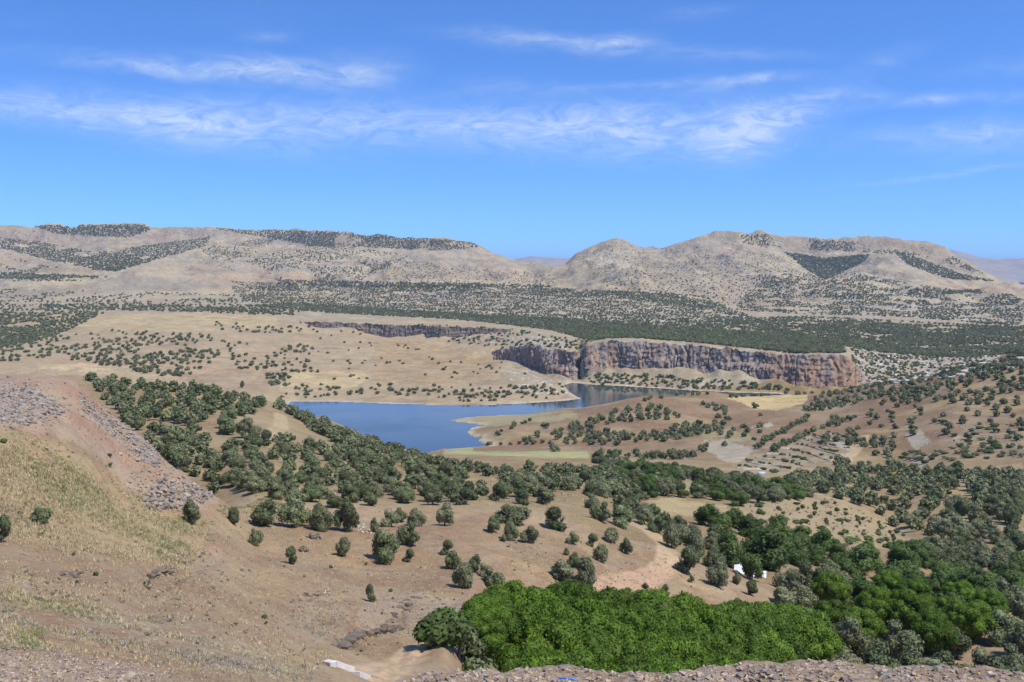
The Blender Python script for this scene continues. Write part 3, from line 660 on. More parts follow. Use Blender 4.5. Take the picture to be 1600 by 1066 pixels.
a = me.attributes.new('col', 'FLOAT_COLOR', 'POINT')
cc = np.ones((MX.size, 4), np.float32); rk = sstep(-.2, .4, fbm(MX, MD, 600, 4, .6, 144)).reshape(-1, 1)
cc[:, :3] = rgb(.36, .30, .25) * (1 - rk) + rgb(.30, .28, .26) * rk
a.data.foreach_set('color', cc.ravel())
tag(add_obj('mountains', me), 'distant hazy mountain range beyond the rocky hills', 'terrain', None, 'structure')

# ground running on to the horizon under and behind everything
gs = bpy.data.meshes.new('plain')
gv = [(-26000, 5600, -140), (26000, 5600, -140), (30000, 30000, -140), (-30000, 30000, -140)]
gs.from_pydata(gv, [], [(0, 1, 2, 3)]); gs.update()
a = gs.attributes.new('col', 'FLOAT_COLOR', 'POINT')
a.data.foreach_set('color', np.tile(np.array([.36, .30, .23, 1], np.float32), 4)); gs.materials.append(M['far'])
tag(add_obj('plain', gs), 'flat plain reaching to the horizon behind the hills', 'terrain', None, 'structure')

# ------------------------------------------------------------------ lake
m, t, b = new_mat('lake_water')
b.inputs['Base Color'].default_value = (.045, .066, .068, 1); b.inputs['Roughness'].default_value = .09; b.inputs['IOR'].default_value = 1.33
geo = t.nodes.new('ShaderNodeNewGeometry'); bp = t.nodes.new('ShaderNodeBump'); bp.inputs['Distance'].default_value = .05; bp.inputs['Strength'].default_value = .25; b.inputs['Specular Tint'].default_value = (.58, .60, .43, 1)
mp = t.nodes.new('ShaderNodeMapping'); mp.inputs['Scale'].default_value = (.5, 1.0, 1); t.links.new(geo.outputs['Position'], mp.inputs[0])
t.links.new(noise(t, mp.outputs[0], .8, 4, .6), bp.inputs['Height']); t.links.new(bp.outputs[0], b.inputs['Normal'])
wind = maprange(t, noise(t, geo.outputs['Position'], .012, 3, .6), .45, .62, .03, .16); t.links.new(wind, b.inputs['Roughness'])
lk = bpy.data.meshes.new('lake')
gx = np.linspace(-330, 420, 40); gy = np.linspace(560, 1245, 40); GX, GY = np.meshgrid(gx, gy)
lk = mesh_from('lake', np.stack([GX, GY, np.full_like(GX, LAKE)], -1).reshape(-1, 3), grid_faces(40, 40), 4, m, True)
tag(add_obj('lake', lk), 'calm blue reservoir between the wooded slope and the cliffs', 'lake', None, 'structure')

# ------------------------------------------------------------------ cliffs
CLIFF_PTS = []
def build_cliff(name, label, rowsdef, seed, orange, amp=1.0, tone=1.0, push=2.0):
    """rowsdef: (px, d foot, py foot, d top, py top) along the cliff"""
    R = np.array(rowsdef, float)
    foot = np.stack([(R[:, 0] - CX) / F * R[:, 1], R[:, 1], H(R[:, 1], R[:, 2])], -1)
    top = np.stack([(R[:, 0] - CX) / F * R[:, 3], R[:, 3], H(R[:, 3], R[:, 4])], -1)
    L = np.concatenate([[0], np.cumsum(np.linalg.norm(np.diff(foot[:, :2], axis=0), axis=1))])
    ns = int(L[-1] / 0.9); nt_ = 46
    s = np.linspace(0, L[-1], ns)
    f3 = np.stack([np.interp(s, L, foot[:, k]) for k in range(3)], -1); t3 = np.stack([np.interp(s, L, top[:, k]) for k in range(3)], -1)
    tt = np.linspace(-0.06, 1.0, nt_)
    S, T = np.meshgrid(s, tt)
    P = f3[None] * (1 - T[..., None]) + t3[None] * T[..., None]
    tang = np.gradient(f3[:, :2], axis=0); tang /= np.linalg.norm(tang, axis=1, keepdims=True) + 1e-9
    nrm = np.stack([tang[:, 1], -tang[:, 0]], -1)                     # towards the lake
    flip = np.sign(-nrm[:, 1:2]); flip[flip == 0] = 1; nrm = nrm * flip
    hgt = (t3[:, 2] - f3[:, 2])[None, :]
    zz = P[..., 2]
    wob = fbm(S, zz, 24, 2, .5, seed + 2) * 7
    colm = ridged(S + zz * .16 + wob, zz * .10, 21, 2, seed) * 2.2 - np.clip(np.abs(perlin((S + wob * .6) / 11.0, zz / 60.0, seed + 4)) * -9 + 1.0, 0, 1) * 4.0 + ridged(S + wob * .5, zz * .3, 5.0, 2, seed + 3) * 1.9
    butt = fbm(S, zz * .05, 55, 3, .6, seed + 5) * 6.0
    beds = (np.floor(zz / 5.5 + .5 * fbm(S, zz, 30, 2, .5, seed + 7)) * 5.5 - zz) / 5.5 * 1.5 * sstep(-.1, .4, fbm(S, zz * 1.5, 40, 2, .5, seed + 8))
    rough_ = fbm(S, zz, 4.5, 3, .65, seed + 9) * 2.0
    tier = sstep(.45, .62, T + .18 * fbm(S, T * 0, 40, 3, .6, seed + 21)) * sstep(-.1, .3, fbm(S, T * 0, 70, 2, .5, seed + 22)) * -4.0
    rough_ = rough_ + tier
    prof_ = np.sin(np.pi * np.clip(T, 0, 1)) ** .5
    off = (colm + butt + beds + rough_) * amp * (0.25 + .75 * prof_) * np.clip(hgt / 30, .25, 1.1) + push
    P[..., 0] += off * nrm[None, :, 0]; P[..., 1] += off * nrm[None, :, 1]
    P[..., 2] += (fbm(S, T * 0, 14, 3, .6, seed + 11) * 3.2 + fbm(S, T * 0, 4, 2, .6, seed + 12) * 1.6) * sstep(.8, 1, T) * np.clip(hgt / 25, .3, 1)
    # cap running back over the rim
    cap = P[-1:].copy(); cap[..., 1] += 9; cap[..., 2] -= 2.0
    P = np.concatenate([P, cap]); S2 = np.concatenate([S, S[-1:]]); Z2 = np.concatenate([zz, zz[-1:]])
    T2 = np.concatenate([T, T[-1:]])
    me = mesh_from(name, P.reshape(-1, 3), grid_faces(nt_ + 1, ns), 4, M['rock'], False)
    ora = sstep(-.1, .45, fbm(S2, Z2 * .35, 22, 4, .6, seed + 13) + (orange(np.interp(S2, L, R[:, 0])) - .5) * 1.1 - .35 * sstep(.72, .95, T2))
    ora = (ora * .8)[..., None]
    gry = rgb(.30, .245, .20) + fbm(S2, Z2 * .2, 7, 3, .6, seed + 15)[..., None] * .09
    Cc = gry * (1 - ora) + rgb(.36, .225, .145) * ora
    dk = (sstep(.1, .45, fbm(S2, Z2 * .12, 6, 3, .6, seed + 17)) * .8)[..., None]
    Cc = Cc * (1 - dk) + rgb(.11, .092, .082) * dk
    led = (sstep(.30, .6, fbm(S2 * .6, Z2 * 2.4, 16, 3, .6, seed + 19)) * (T2 < .85) * .65)[..., None]
    Cc = Cc * (1 - led) + rgb(.34, .265, .165) * led
    cc = np.ones((P.shape[0] * P.shape[1], 4), np.float32); cc[:, :3] = np.clip(Cc * tone, .03, .7).reshape(-1, 3)
    a = me.attributes.new('col', 'FLOAT_COLOR', 'POINT'); a.data.foreach_set('color', cc.ravel())
    o = add_obj(name, me); tag(o, label, 'cliff', None, 'structure'); CLIFF_PTS.append((P[:nt_].reshape(-1, 3), T.reshape(-1), hgt.mean())); return o
build_cliff('cliff', 'tall grey and orange cliff rising from the far end of the lake',
    CLIFFS['main'],
    200, lambda p: np.interp(p, [905, 1000, 1150, 1220, 1320, 1366], [.38, .42, .45, .95, .95, .5]))
build_cliff('gorge_cliff', 'red and grey gorge wall behind the tip of the tan peninsula',
    CLIFFS['gorge'],
    260, lambda p: np.interp(p, [770, 800, 850, 900], [.5, .75, .8, .7]), 1.1)
build_cliff('rim_cliff', 'long low grey rim of rock along the edge of the oak plateau',
    CLIFFS['rim'],
    300, lambda p: np.interp(p, [480, 650, 800], [.25, .35, .5]), .9, .72, 12.0)

# ------------------------------------------------------------------ placing helpers
COLI = np.arange(NC)
def hitv(px, py):
    px = np.asarray(px, float); py = np.asarray(py, float)
    j = np.clip(np.rint(np.interp(px, cols, COLI)).astype(int), 0, NC - 1)
    out = np.zeros((len(px), 3)); ok = np.ones(len(px), bool)
    for jj in np.unique(j):
        sel = np.where(j == jj)[0]
        i = np.searchsorted(-ENV[:, jj], -py[sel])
        ok[sel] = (i > 0) & (i < NR - 1)
        i = np.clip(i, 1, NR - 1)
        p0, p1 = PYg[i - 1, jj], PYg[i, jj]
        tq = np.where(p0 > p1, np.clip((p0 - py[sel]) / np.where(p0 > p1, p0 - p1, 1), 0, 1), .5)
        d = D[i - 1] + tq * (D[i] - D[i - 1])
        out[sel, 0] = (px[sel] - CX) / F * d; out[sel, 1] = d; out[sel, 2] = Z[i - 1, jj] + tq * (Z[i, jj] - Z[i - 1, jj])
        ok[sel] &= ~inlake[i, jj]
    return out, ok
def rand_in(poly, n, feather=0.0):
    P = np.array(poly, float); out = []
    lo, hi = P.min(0), P.max(0); got = 0
    while got < n:
        q = rng.uniform(lo, hi, (n * 2, 2)); q = q[inpoly(q[:, 0], q[:, 1], poly)]
        out.append(q); got += len(q)
    q = np.concatenate(out)[:n]
    if feather: q = q + rng.normal(size=q.shape) * np.array([feather, feather * .55]) * (rng.uniform(size=(n, 1)) ** 2 * 2)
    return q
class Spacer:
    def __init__(s): s.g = {}
    def ok(s, x, y, r, cell=8.0):
        cx, cy = int(x // cell), int(y // cell); k = int(r // cell) + 1
        for a in range(cx - k, cx + k + 1):
            for b in range(cy - k, cy + k + 1):
                for (qx, qy, qr) in s.g.get((a, b), ()):
                    if (qx - x) ** 2 + (qy - y) ** 2 < (0.5 * (r + qr)) ** 2: return False
        return True
    def add(s, x, y, r, cell=8.0): s.g.setdefault((int(x // cell), int(y // cell)), []).append((x, y, r))
SP = Spacer()
HOLES = [([(398, 640), (440, 640), (470, 660), (520, 690), (400, 690), (390, 665)], 0), ([(612, 722), (640, 735), (632, 772), (612, 770)], 0), ([(715, 735), (760, 745), (812, 760), (800, 768), (735, 766)], 0),
         ([(690, 721), (700, 697), (925, 694), (925, 722), (800, 726)], 0), ([(1010, 784), (1060, 780), (1130, 790), (1153, 806), (1142, 822), (1060, 812), (1010, 806)], 0), ([(1040, 752), (1110, 758), (1130, 775), (1060, 772)], 0)]
def scatter(poly, n, r, clump=None, extra_holes=(), thin=1.0):
    """spaced positions inside an outline; clump=(wavelength m, threshold) keeps them in clumps"""
    q = rand_in(poly, n); keep = np.ones(n, bool)
    for h, _ in HOLES: keep &= ~inpoly(q[:, 0], q[:, 1], h)
    for h in extra_holes: keep &= ~inpoly(q[:, 0], q[:, 1], h)
    q = q[keep]; P, ok = hitv(q[:, 0], q[:, 1]); P = P[ok]
    if clump is not None and len(P):
        c = fbm(P[:, 0], P[:, 1], clump[0], 2, .5, 401)
        P = P[c > clump[1]]
    res = []
    for p in P:
        rr = r * rng.uniform(.85, 1.35)
        if SP.ok(p[0], p[1], rr): SP.add(p[0], p[1], rr); res.append(p)
    return res

# ------------------------------------------------------------------ foliage
def leaf_material(name, c1, c2, trans=.25, sat=1.0):
    m, t, b = new_mat(name)
    oi = t.nodes.new('ShaderNodeObjectInfo'); geo = t.nodes.new('ShaderNodeNewGeometry')
    rv = t.nodes.new('ShaderNodeTexWhiteNoise'); rv.noise_dimensions = '1D'; t.links.new(oi.outputs['Random'], rv.inputs['W'])
    base = mixc(t, 'MIX', oi.outputs['Random'], c1, c2)
    vv = maprange(t, rv.outputs['Value'], 0, 1, .78, 1.28)
    cbv = t.nodes.new('ShaderNodeCombineColor')
    for i in range(3): t.links.new(vv, cbv.inputs[i])
    base = mixc(t, 'MULTIPLY', 1, base, cbv.outputs[0])
    hs = t.nodes.new('ShaderNodeHueSaturation'); t.links.new(base, hs.inputs['Color'])
    t.links.new(maprange(t, geo.outputs['Random Per Island'], 0, 1, .65, 1.4), hs.inputs['Value'])
    t.links.new(maprange(t, geo.outputs['Random Per Island'], 0, 1, .49, .51), hs.inputs['Hue'])
    t.links.new(hs.outputs[0], b.inputs['Base Color']); b.inputs['Roughness'].default_value = .65; b.inputs['Specular IOR Level'].default_value = .25
    tr = t.nodes.new('ShaderNodeBsdfTranslucent'); t.links.new(hs.outputs[0], tr.inputs['Color'])
    ms = t.nodes.new('ShaderNodeMixShader'); ms.inputs[0].default_value = trans
    t.links.new(b.outputs[0], ms.inputs[1]); t.links.new(tr.outputs[0], ms.inputs[2])
    t.links.new(ms.outputs[0], t.nodes['Material Output'].inputs['Surface'])
    return m
M['oak'] = leaf_material('oak_leaves', (.160, .184, .082), (.210, .216, .112), .24)
M['oak_dark'] = leaf_material('dark_oak_leaves', (.115, .143, .058), (.158, .174, .080), .24)
M['grove'] = leaf_material('grove_leaves', (.085, .150, .010), (.110, .172, .016), .3)
M['broad'] = leaf_material('broadleaf_leaves', (.075, .122, .026), (.110, .152, .040), .25)
M['lime'] = leaf_material('light_green_leaves', (.13, .20, .045), (.15, .20, .06), .3)
M['dry'] = leaf_material('dry_twigs', (.235, .185, .125), (.29, .235, .16), .05)
M['straw'] = leaf_material('straw_blades', (.42, .34, .18), (.48, .40, .24), .2)
M['green_blade'] = leaf_material('green_blades', (.15, .20, .06), (.24, .25, .10), .3)
M['grey_blade'] = leaf_material('grey_blades', (.25, .24, .19), (.31, .285, .23), .2)
m, t, b = new_mat('bark'); geo = t.nodes.new('ShaderNodeNewGeometry')
t.links.new(mixc(t, 'MIX', noise(t, geo.outputs['Position'], 3, 4), (.10, .08, .065), (.19, .16, .13)), b.inputs['Base Color']); b.inputs['Roughness'].default_value = .9
M['bark'] = m
def rock_material(name, c1, c2):
    m, t, b = new_mat(name); oi = t.nodes.new('ShaderNodeObjectInfo'); geo = t.nodes.new('ShaderNodeNewGeometry')
    base = mixc(t, 'MIX', oi.outputs['Random'], c1, c2)
    f = maprange(t, noise(t, geo.outputs['Position'], 4, 6, .7), .3, .7, .7, 1.25)
    cb = t.nodes.new('ShaderNodeCombineColor')
    for i in range(3): t.links.new(f, cb.inputs[i])
    t.links.new(mixc(t, 'MULTIPLY', 1, base, cb.outputs[0]), b.inputs['Base Color']); b.inputs['Roughness'].default_value = .9; b.inputs['Specular IOR Level'].default_value = .2
    bp = t.nodes.new('ShaderNodeBump'); bp.inputs['Distance'].default_value = .03; t.links.new(noise(t, geo.outputs['Position'], 9, 5, .7), bp.inputs['Height']); t.links.new(bp.outputs[0], b.inputs['Normal'])
    return m
M['boulder'] = rock_material('boulder_stone', (.22, .195, .165), (.37, .31, .24))
M['darkrock'] = rock_material('ledge_stone', (.13, .105, .085), (.21, .165, .125))
M['pebble'] = rock_material('gravel_stone', (.23, .185, .145), (.50, .40, .29))
M['limestone'] = rock_material('limestone', (.44, .41, .36), (.58, .54, .48))

ICO = {}
def ico(sub):
    if sub not in ICO:
        import bmesh
        bm = bmesh.new(); bmesh.ops.create_icosphere(bm, subdivisions=sub, radius=1.0)
        ICO[sub] = (np.array([v.co[:] for v in bm.verts]), np.array([[v.index for v in f.verts] for f in bm.faces])); bm.free()
    return ICO[sub]
def crown_mesh(name, seed, mat, lobes=12, leaves=900, leaf=.055, W=1.0, Hh=.9, low=.0, flat=1.0, core=True, core_sub=2, fuzz=1.26, dome=False):
    """a crown one unit wide: lobes of leaf sprays round leafy cores, uneven outline"""
    r = np.random.default_rng(seed)
    cs, rs = [], []; lobes = max(6, lobes + int(r.integers(-3, 4))); lean = r.normal(size=2) * .06
    for k in range(lobes):
        a = r.uniform(0, 2 * math.pi); q = math.sqrt(r.uniform(0, 1)) * .35
        hz_ = r.uniform(0, 1); zc = low + .16 + hz_ * (Hh - low - .36)
        q *= (1.0 - .55 * max(0, hz_ - .35) / .65)
        cs.append((q * math.cos(a) * W + lean[0] * hz_, q * math.sin(a) * W + lean[1] * hz_, zc)); rs.append(r.uniform(.11, .25) * (1.1 - .25 * hz_))
    cs = np.array(cs); rs = np.array(rs)
    if dome:
        v = r.normal(size=(lobes, 3)); v[:, 2] = np.abs(v[:, 2]) * .9 - .15; v /= np.linalg.norm(v, axis=1, keepdims=True); qd = r.uniform(.86, 1.0, (lobes, 1))
        cs = v * np.array([.40, .40, .44]) * qd + np.array([0, 0, .45]); rs = r.uniform(.10, .15, lobes)
        cs = np.concatenate([cs, [[0, 0, .4]]]); rs = np.concatenate([rs, [.38]]); lobes += 1
    V, T3 = [], []; nv = 0
    if core:
        iv, if_ = ico(core_sub)
        for c, rad in zip(cs, rs):
            vv = iv * rad * .86 * (1 + r.uniform(-.14, .14, (len(iv), 1))) + c; V.append(vv); T3.append(if_ + nv); nv += len(vv)
    pr = rs ** 2 / (rs ** 2).sum(); li = r.choice(lobes, leaves * 2, p=pr)
    dv = r.normal(size=(leaves * 2, 3)); dv /= np.linalg.norm(dv, axis=1, keepdims=True)
    P = cs[li] + dv * (rs[li] * r.uniform(.80, fuzz, leaves * 2))[:, None]
    dd = np.linalg.norm(P[:, None, :] - cs[None], axis=2) / rs[None]
    P_ok = (dd.min(1) > .80) & (P[:, 2] > .02); idx = np.where(P_ok)[0][:leaves]
    P = P[idx]; dv = dv[idx]; n = len(P)
    nn_ = dv + r.normal(size=(n, 3)) * .55 + np.array([0, 0, .25]); nn_ /= np.linalg.norm(nn_, axis=1, keepdims=True)
    ta = np.cross(nn_, r.normal(size=(n, 3))); ta /= np.linalg.norm(ta, axis=1, keepdims=True) + 1e-9; tb_ = np.cross(nn_, ta)
    s = leaf * r.uniform(.6, 1.35, (n, 1))
    q0 = P - ta * s; q1 = P - tb_ * s * .62 + nn_ * s * .15; q2 = P + ta * s; q3 = P + tb_ * s * .62 + nn_ * s * .15
    Q = np.stack([q0, q1, q2, q3], 1).reshape(-1, 3); b0 = nv + np.arange(n)[:, None] * 4
    T3.append(np.concatenate([b0 + np.array([0, 1, 2]), b0 + np.array([0, 2, 3])], 0)); V.append(Q)
    return mesh_from(name, np.concatenate(V), np.concatenate(T3), 3, mat, False)
def tube(V, Fq, p0, p1, r0, r1, n=6):
    p0 = np.array(p0, float); p1 = np.array(p1, float); ax = p1 - p0; ax /= np.linalg.norm(ax)
    u = np.cross(ax, [.3, .9, .1]); u /= np.linalg.norm(u); v = np.cross(ax, u); b0 = len(V)
    for p, r in ((p0, r0), (p1, r1)):
        for k in range(n):
            a = 2 * math.pi * k / n; V.append(p + (u * math.cos(a) + v * math.sin(a)) * r)
    for k in range(n): Fq.append((b0 + k, b0 + (k + 1) % n, b0 + n + (k + 1) % n, b0 + n + k))
def trunk_mesh(name, seed, top=.55, rad=.035, stems=2):
    r = np.random.default_rng(seed); V, Fq = [], []
    for s in range(stems):
        a = r.uniform(0, 6.28); x, y = .04 * math.cos(a), .04 * math.sin(a)
        p = np.array([x, y, -.12]); q = np.array([x * 2.5, y * 2.5, top * .5]); tube(V, Fq, p, q, rad * 1.2, rad * .8)
        for k in range(3):
            a2 = a + r.uniform(-1.3, 1.3); e = q + np.array([math.cos(a2) * .16, math.sin(a2) * .16, top * r.uniform(.35, .6)]); tube(V, Fq, q, e, rad * .7, rad * .25, 5)
    return mesh_from(name, V, Fq, 4, M['bark'], True)
class Kind:
    def __init__(s, name, part, mats, n, **kw):
        s.name = name; s.crowns = []; s.trunks = []
        for k in range(n):
            s.crowns.append(crown_mesh(name + '_crown', hash(name) % 1000 * 0 + sum(map(ord, name)) * 10 + k, mats[k % len(mats)], **kw)); s.trunks.append(trunk_mesh(name + '_trunk', sum(map(ord, name)) + k, kw.get('Hh', .9) * .6, kw.get('W', 1) * .032, 1 + k % 3))
OAK = Kind('oak_tree', 'crown', [M['oak'], M['oak'], M['oak_dark']], 6, lobes=14, leaves=1700, leaf=.036)
GROVE = Kind('leafy_tree', 'crown', [M['grove']], 4, lobes=46, leaves=11000, leaf=.0165, Hh=1.0, low=.05, fuzz=1.10, dome=True)
BROAD = Kind('broadleaf_tree', 'crown', [M['broad']], 4, lobes=15, leaves=2000, leaf=.036, Hh=1.0)
LIME = Kind('pale_bush', 'crown', [M['lime']], 3, lobes=10, leaves=700, leaf=.06, Hh=.75)
SHRUB = Kind('wild_bush', 'crown', [M['broad'], M['oak'], M['oak_dark']], 3, lobes=9, leaves=600, leaf=.065, Hh=.75)
def tree(kind, p, wm, hm, label, group, cat='tree', var=None, rot=None):
    k = rng.integers(len(kind.crowns)) if var is None else var % len(kind.crowns)
    o = bpy.data.objects.new(kind.name, None); COL.objects.link(o); o.empty_display_size = .5
    o.location = p; o.rotation_euler = (0, 0, rng.uniform(0, 6.28) if rot is None else rot); o.scale = (wm, wm * rng.uniform(.9, 1.1), hm)
    tag(o, label, cat, group)
    for nm, me in (('trunk', kind.trunks[k]), ('crown', kind.crowns[k])):
        c = bpy.data.objects.new(nm, me); COL.objects.link(c); c.parent = o
    return o

# ---- single trees that stand apart: (px, base row, crown width px, height px, label)
SINGLE = [
 (299, 819, 32, 40, 'dark round oak beside the foot of the boulder pile'),
 (363, 816, 24, 26, 'small oak between the boulder pile and two touching oaks'),
 (415, 821, 46, 42, 'broad oak on the slope, nearer the boulder pile of two touching oaks'),
 (461, 823, 51, 45, 'broad pale oak on the slope, farther from the boulders of two touching oaks'),
 (399, 852, 21, 30, 'narrow small oak below the two touching broad oaks'),
 (454, 881, 26, 30, 'small round oak beside a grey brush heap on bare soil'),
 (535, 869, 26, 32, 'small pale oak on bare soil below the tall twin oaks'),
 (503, 829, 36, 46, 'tall greener oak of the twin pair, nearer the boulders'),
 (541, 831, 38, 56, 'tall greener oak of the twin pair, beside the pale stone heap'),
 (600, 877, 46, 50, 'large bushy green oak on the open slope below the stone heap'),
 (638, 853, 36, 40, 'dark round oak just above the large bushy green oak'),
 (638, 879, 20, 23, 'little oak close beside the large bushy green oak'),
 (697, 821, 34, 40, 'dark oak at the lower edge of the oak wood over bare soil'),
 (652, 822, 28, 30, 'dark oak standing singly between stone heap and wood edge'),
 (625, 816, 22, 24, 'small oak in a ragged row above the stone heap'),
 (609, 823, 30, 28, 'wide low oak in a ragged row above the stone heap'),
 (583, 832, 19, 26, 'thin oak rising from the pale stone heap'),
 (698, 867, 24, 24, 'topmost oak of the chain running down to the bright grove'),
 (705, 889, 31, 30, 'second oak of the chain running down to the bright grove'),
 (721, 918, 38, 42, 'dark large oak midway in the chain above the bright grove'),
 (742, 893, 24, 28, 'upright oak at the side of the chain above the bright grove'),
 (756, 901, 20, 22, 'small oak tucked between two larger ones above the grove'),
 (771, 923, 36, 40, 'pale oak touching the upper edge of the bright grove'),
 (580, 940, 18, 30, 'lone slim oak sapling low on the bare slope'),
 (770, 832, 25, 27, 'round oak, first of three under the wood edge'),
 (800, 844, 23, 33, 'dark upright oak, middle one of three under the wood edge'),
 (828, 849, 30, 30, 'spreading pale oak, last of three under the wood edge'),
 (787, 846, 12, 12, 'tiny oak bush at the foot of the dark upright oak'),
 (797, 818, 58, 34, 'wide oak thicket crown at the wood edge above three oaks'),
 (872, 828, 46, 38, 'broad grey oak at the wood edge near the dirt track'),
 (880, 908, 42, 34, 'grey oak clump, lower front one above the bright grove'),
 (913, 912, 42, 46, 'tall grey oak in the clump above the bright grove'),
 (898, 886, 24, 24, 'small oak behind the grey clump above the grove'),
 (895, 850, 20, 20, 'small round oak on the dry slope left of the track bend'),
 (884, 867, 12, 13, 'tiny bush oak above the grey oak clump'),
 (925, 855, 23, 22, 'small pale oak in the loose group beside the dirt track'),
 (941, 879, 28, 32, 'darkest oak of the loose group beside the dirt track'),
 (956, 848, 30, 24, 'wide low oak of the loose group beside the dirt track'),
 (978, 866, 20, 28, 'round oak closest to the curve of the dirt track'),
 (971, 824, 40, 36, 'grey oak where the dirt track leaves the wood'),
 (939, 815, 30, 34, 'dark oak at the wood edge next to the track'),
 (1072, 897, 46, 44, 'large grey oak across the dirt track from the slope'),
 (1052, 856, 32, 40, 'tall grey oak at the upper end of the track hedge'),
 (1089, 868, 32, 36, 'pale grey oak behind the large one across the track'),
 (1117, 888, 34, 36, 'grey oak uphill of the white tarpaulin'),
 (1124, 917, 38, 40, 'round grey oak just beside the white tarpaulin'),
 (1153, 913, 18, 22, 'small oak in front of the white tarpaulin edge'),
 (1172, 930, 26, 26, 'round oak bush below the white tarpaulin'),
 (1151, 950, 20, 18, 'little oak at the grove edge below the tarpaulin'),
 (1039, 924, 12, 12, 'tiny dark bush by the reddish track cutting'),
 (1008, 920, 11, 11, 'tiny bush inside the fork of the reddish track'),
 (1080, 910, 9, 13, 'thin sapling on the bare bank above the grove'),
 (62, 816, 33, 28, 'spreading oak bush alone on the grassy slope'),
 (2, 848, 30, 46, 'oak cut off by the photo edge on the grassy slope'),
 (378, 606, 8, 12, 'lone dark tree on the ploughed field across the lake head'),
]
for i, (px, py, wp, hp, lab) in enumerate(SINGLE):
    x, y, z = hit(px, py); SP.add(x, y, wp * y / F * .8)
    tree(OAK, (x, y, z - .05), wp * 1.06 * y / F, hp * 1.12 * y / F, lab, None, var=i)
x, y, z = hit(1141, 885); tree(BROAD, (x, y, z), 50 * y / F, 56 * y / F, 'dark walnut-like tree, the smaller behind the white tarpaulin', None, var=0); SP.add(x, y, 5)
x, y, z = hit(1195, 888); tree(BROAD, (x, y, z), 78 * y / F, 64 * y / F, 'largest dark green tree with a spreading crown behind the tarpaulin', None, var=1); SP.add(x, y, 7)
x, y, z = hit(1173, 906); tree(BROAD, (x, y, z), 38 * y / F, 50 * y / F, 'light green tree with bare trunk standing over the white tarpaulin', None, var=2)
SP.add(x, y, 4)

OAKS = []     # (p, width, height, label, group)
def oaks(lst, wlo, whi, label, group, hr=(.78, 1.0)):
    for p in lst:
        wd = rng.uniform(wlo, whi) * (.8 + .2 * float(sstep(150, 300, p[1]))); OAKS.append((p, wd, wd * rng.uniform(*hr), label, group))
oaks(scatter([(118, 588), (200, 600), (300, 608), (380, 622), (412, 634), (400, 655), (335, 648), (305, 668), (335, 696), (420, 688), (520, 706), (640, 706), (720, 734), (830, 738), (930, 736), (1000, 738), (1010, 785), (985, 800), (940, 798), (860, 792), (780, 788), (700, 790), (600, 785), (560, 800), (470, 795), (400, 778), (335, 772), (262, 722), (205, 665), (150, 612)], 6000, 4.3, (26, -.38)), 3.0, 5.1,
     None, None)
oaks(scatter([(330, 640), (398, 640), (440, 655), (410, 690), (335, 688)], 60, 9), 4.5, 6, 'oak on the bare tan patch within the wood', 'oaks on the bare patch')
oaks(scatter([(430, 636), (480, 655), (560, 690), (640, 706), (560, 706), (500, 684), (450, 664)], 900, 4.2), 4, 5.6, 'oak on the ridge strip whose back drops to the lake', 'oaks on the lake ridge')
oaks(scatter([(640, 700), (780, 697), (930, 694), (930, 690), (780, 694), (660, 697)], 120, 5), 3, 4.5, 'low oak in the hedge between pale green field and lake', 'oaks of the field hedge')
def along(pts, n, r, spread=2.0):
    out = []; P = np.array(pts, float); L = np.concatenate([[0], np.cumsum(np.linalg.norm(np.diff(P, axis=0), axis=1))])
    for s in rng.uniform(0, L[-1], n):
        q = (np.interp(s, L, P[:, 0]) + rng.normal() * spread, np.interp(s, L, P[:, 1]) + rng.normal() * spread * .5)
        h_, ok = hitv([q[0]], [q[1]])
        if ok[0] and SP.ok(h_[0][0], h_[0][1], r): SP.add(h_[0][0], h_[0][1], r); out.append(h_[0])
    return out
K_L, K_G = 'small dark oak on the brown knoll that juts into the lake', 'oaks on the knoll'
oaks(scatter([(862, 692), (900, 662), (960, 645), (1010, 630), (1090, 622), (1135, 640), (1125, 690), (1085, 716), (1000, 722), (930, 708)], 2600, 5.5, (60, .02)), 4.2, 6.6, K_L, K_G)
oaks(along([(772, 682), (800, 668), (832, 658)], 30, 5) + along([(855, 682), (880, 672), (905, 662)], 40, 5) + along([(1000, 628), (1050, 618), (1110, 616)], 50, 5), 3.2, 5, K_L, K_G)
for px, py, n in ((838, 682, 5), (826, 692, 3), (900, 678, 2), (848, 667, 1), (865, 704, 3), (883, 690, 3), (905, 668, 3)):
    oaks(along([(px - 4, py - 3), (px + 6, py + 3)], n * 3, 5, 2), 4, 6.5, K_L, K_G)
R_L, R_G = 'small dark oak scattered up the brown hillside beyond the terraces', 'oaks on the brown hillside'
oaks(scatter([(1262, 620), (1400, 597), (1500, 578), (1600, 552), (1600, 628), (1500, 640), (1400, 664), (1310, 668)], 4000, 5.6, (55, .08)), 4.2, 6.4, R_L, R_G)
oaks(scatter([(1380, 610), (1600, 560), (1600, 700), (1450, 680), (1330, 690)], 300, 12), 3.5, 6, R_L, R_G)
oaks(along([(1180, 702), (1215, 680), (1262, 655)], 60, 5) + along([(1205, 706), (1250, 684), (1300, 664)], 60, 5) + along([(1255, 642), (1320, 632), (1395, 612)], 130, 5, 4) + along([(1285, 692), (1330, 675), (1400, 650)], 60, 6, 4) + along([(1140, 622), (1230, 616), (1290, 616)], 60, 6, 1), 4.2, 6, R_L, R_G)
oaks(scatter([(1130, 640), (1170, 630), (1200, 645), (1190, 690), (1140, 700), (1080, 700)], 260, 9, (50, 0)), 4, 6, R_L, R_G)
oaks(scatter([(1330, 684), (1400, 676), (1395, 745), (1300, 740)], 500, 6.5, (40, -.05)), 4, 6.2, R_L, R_G)
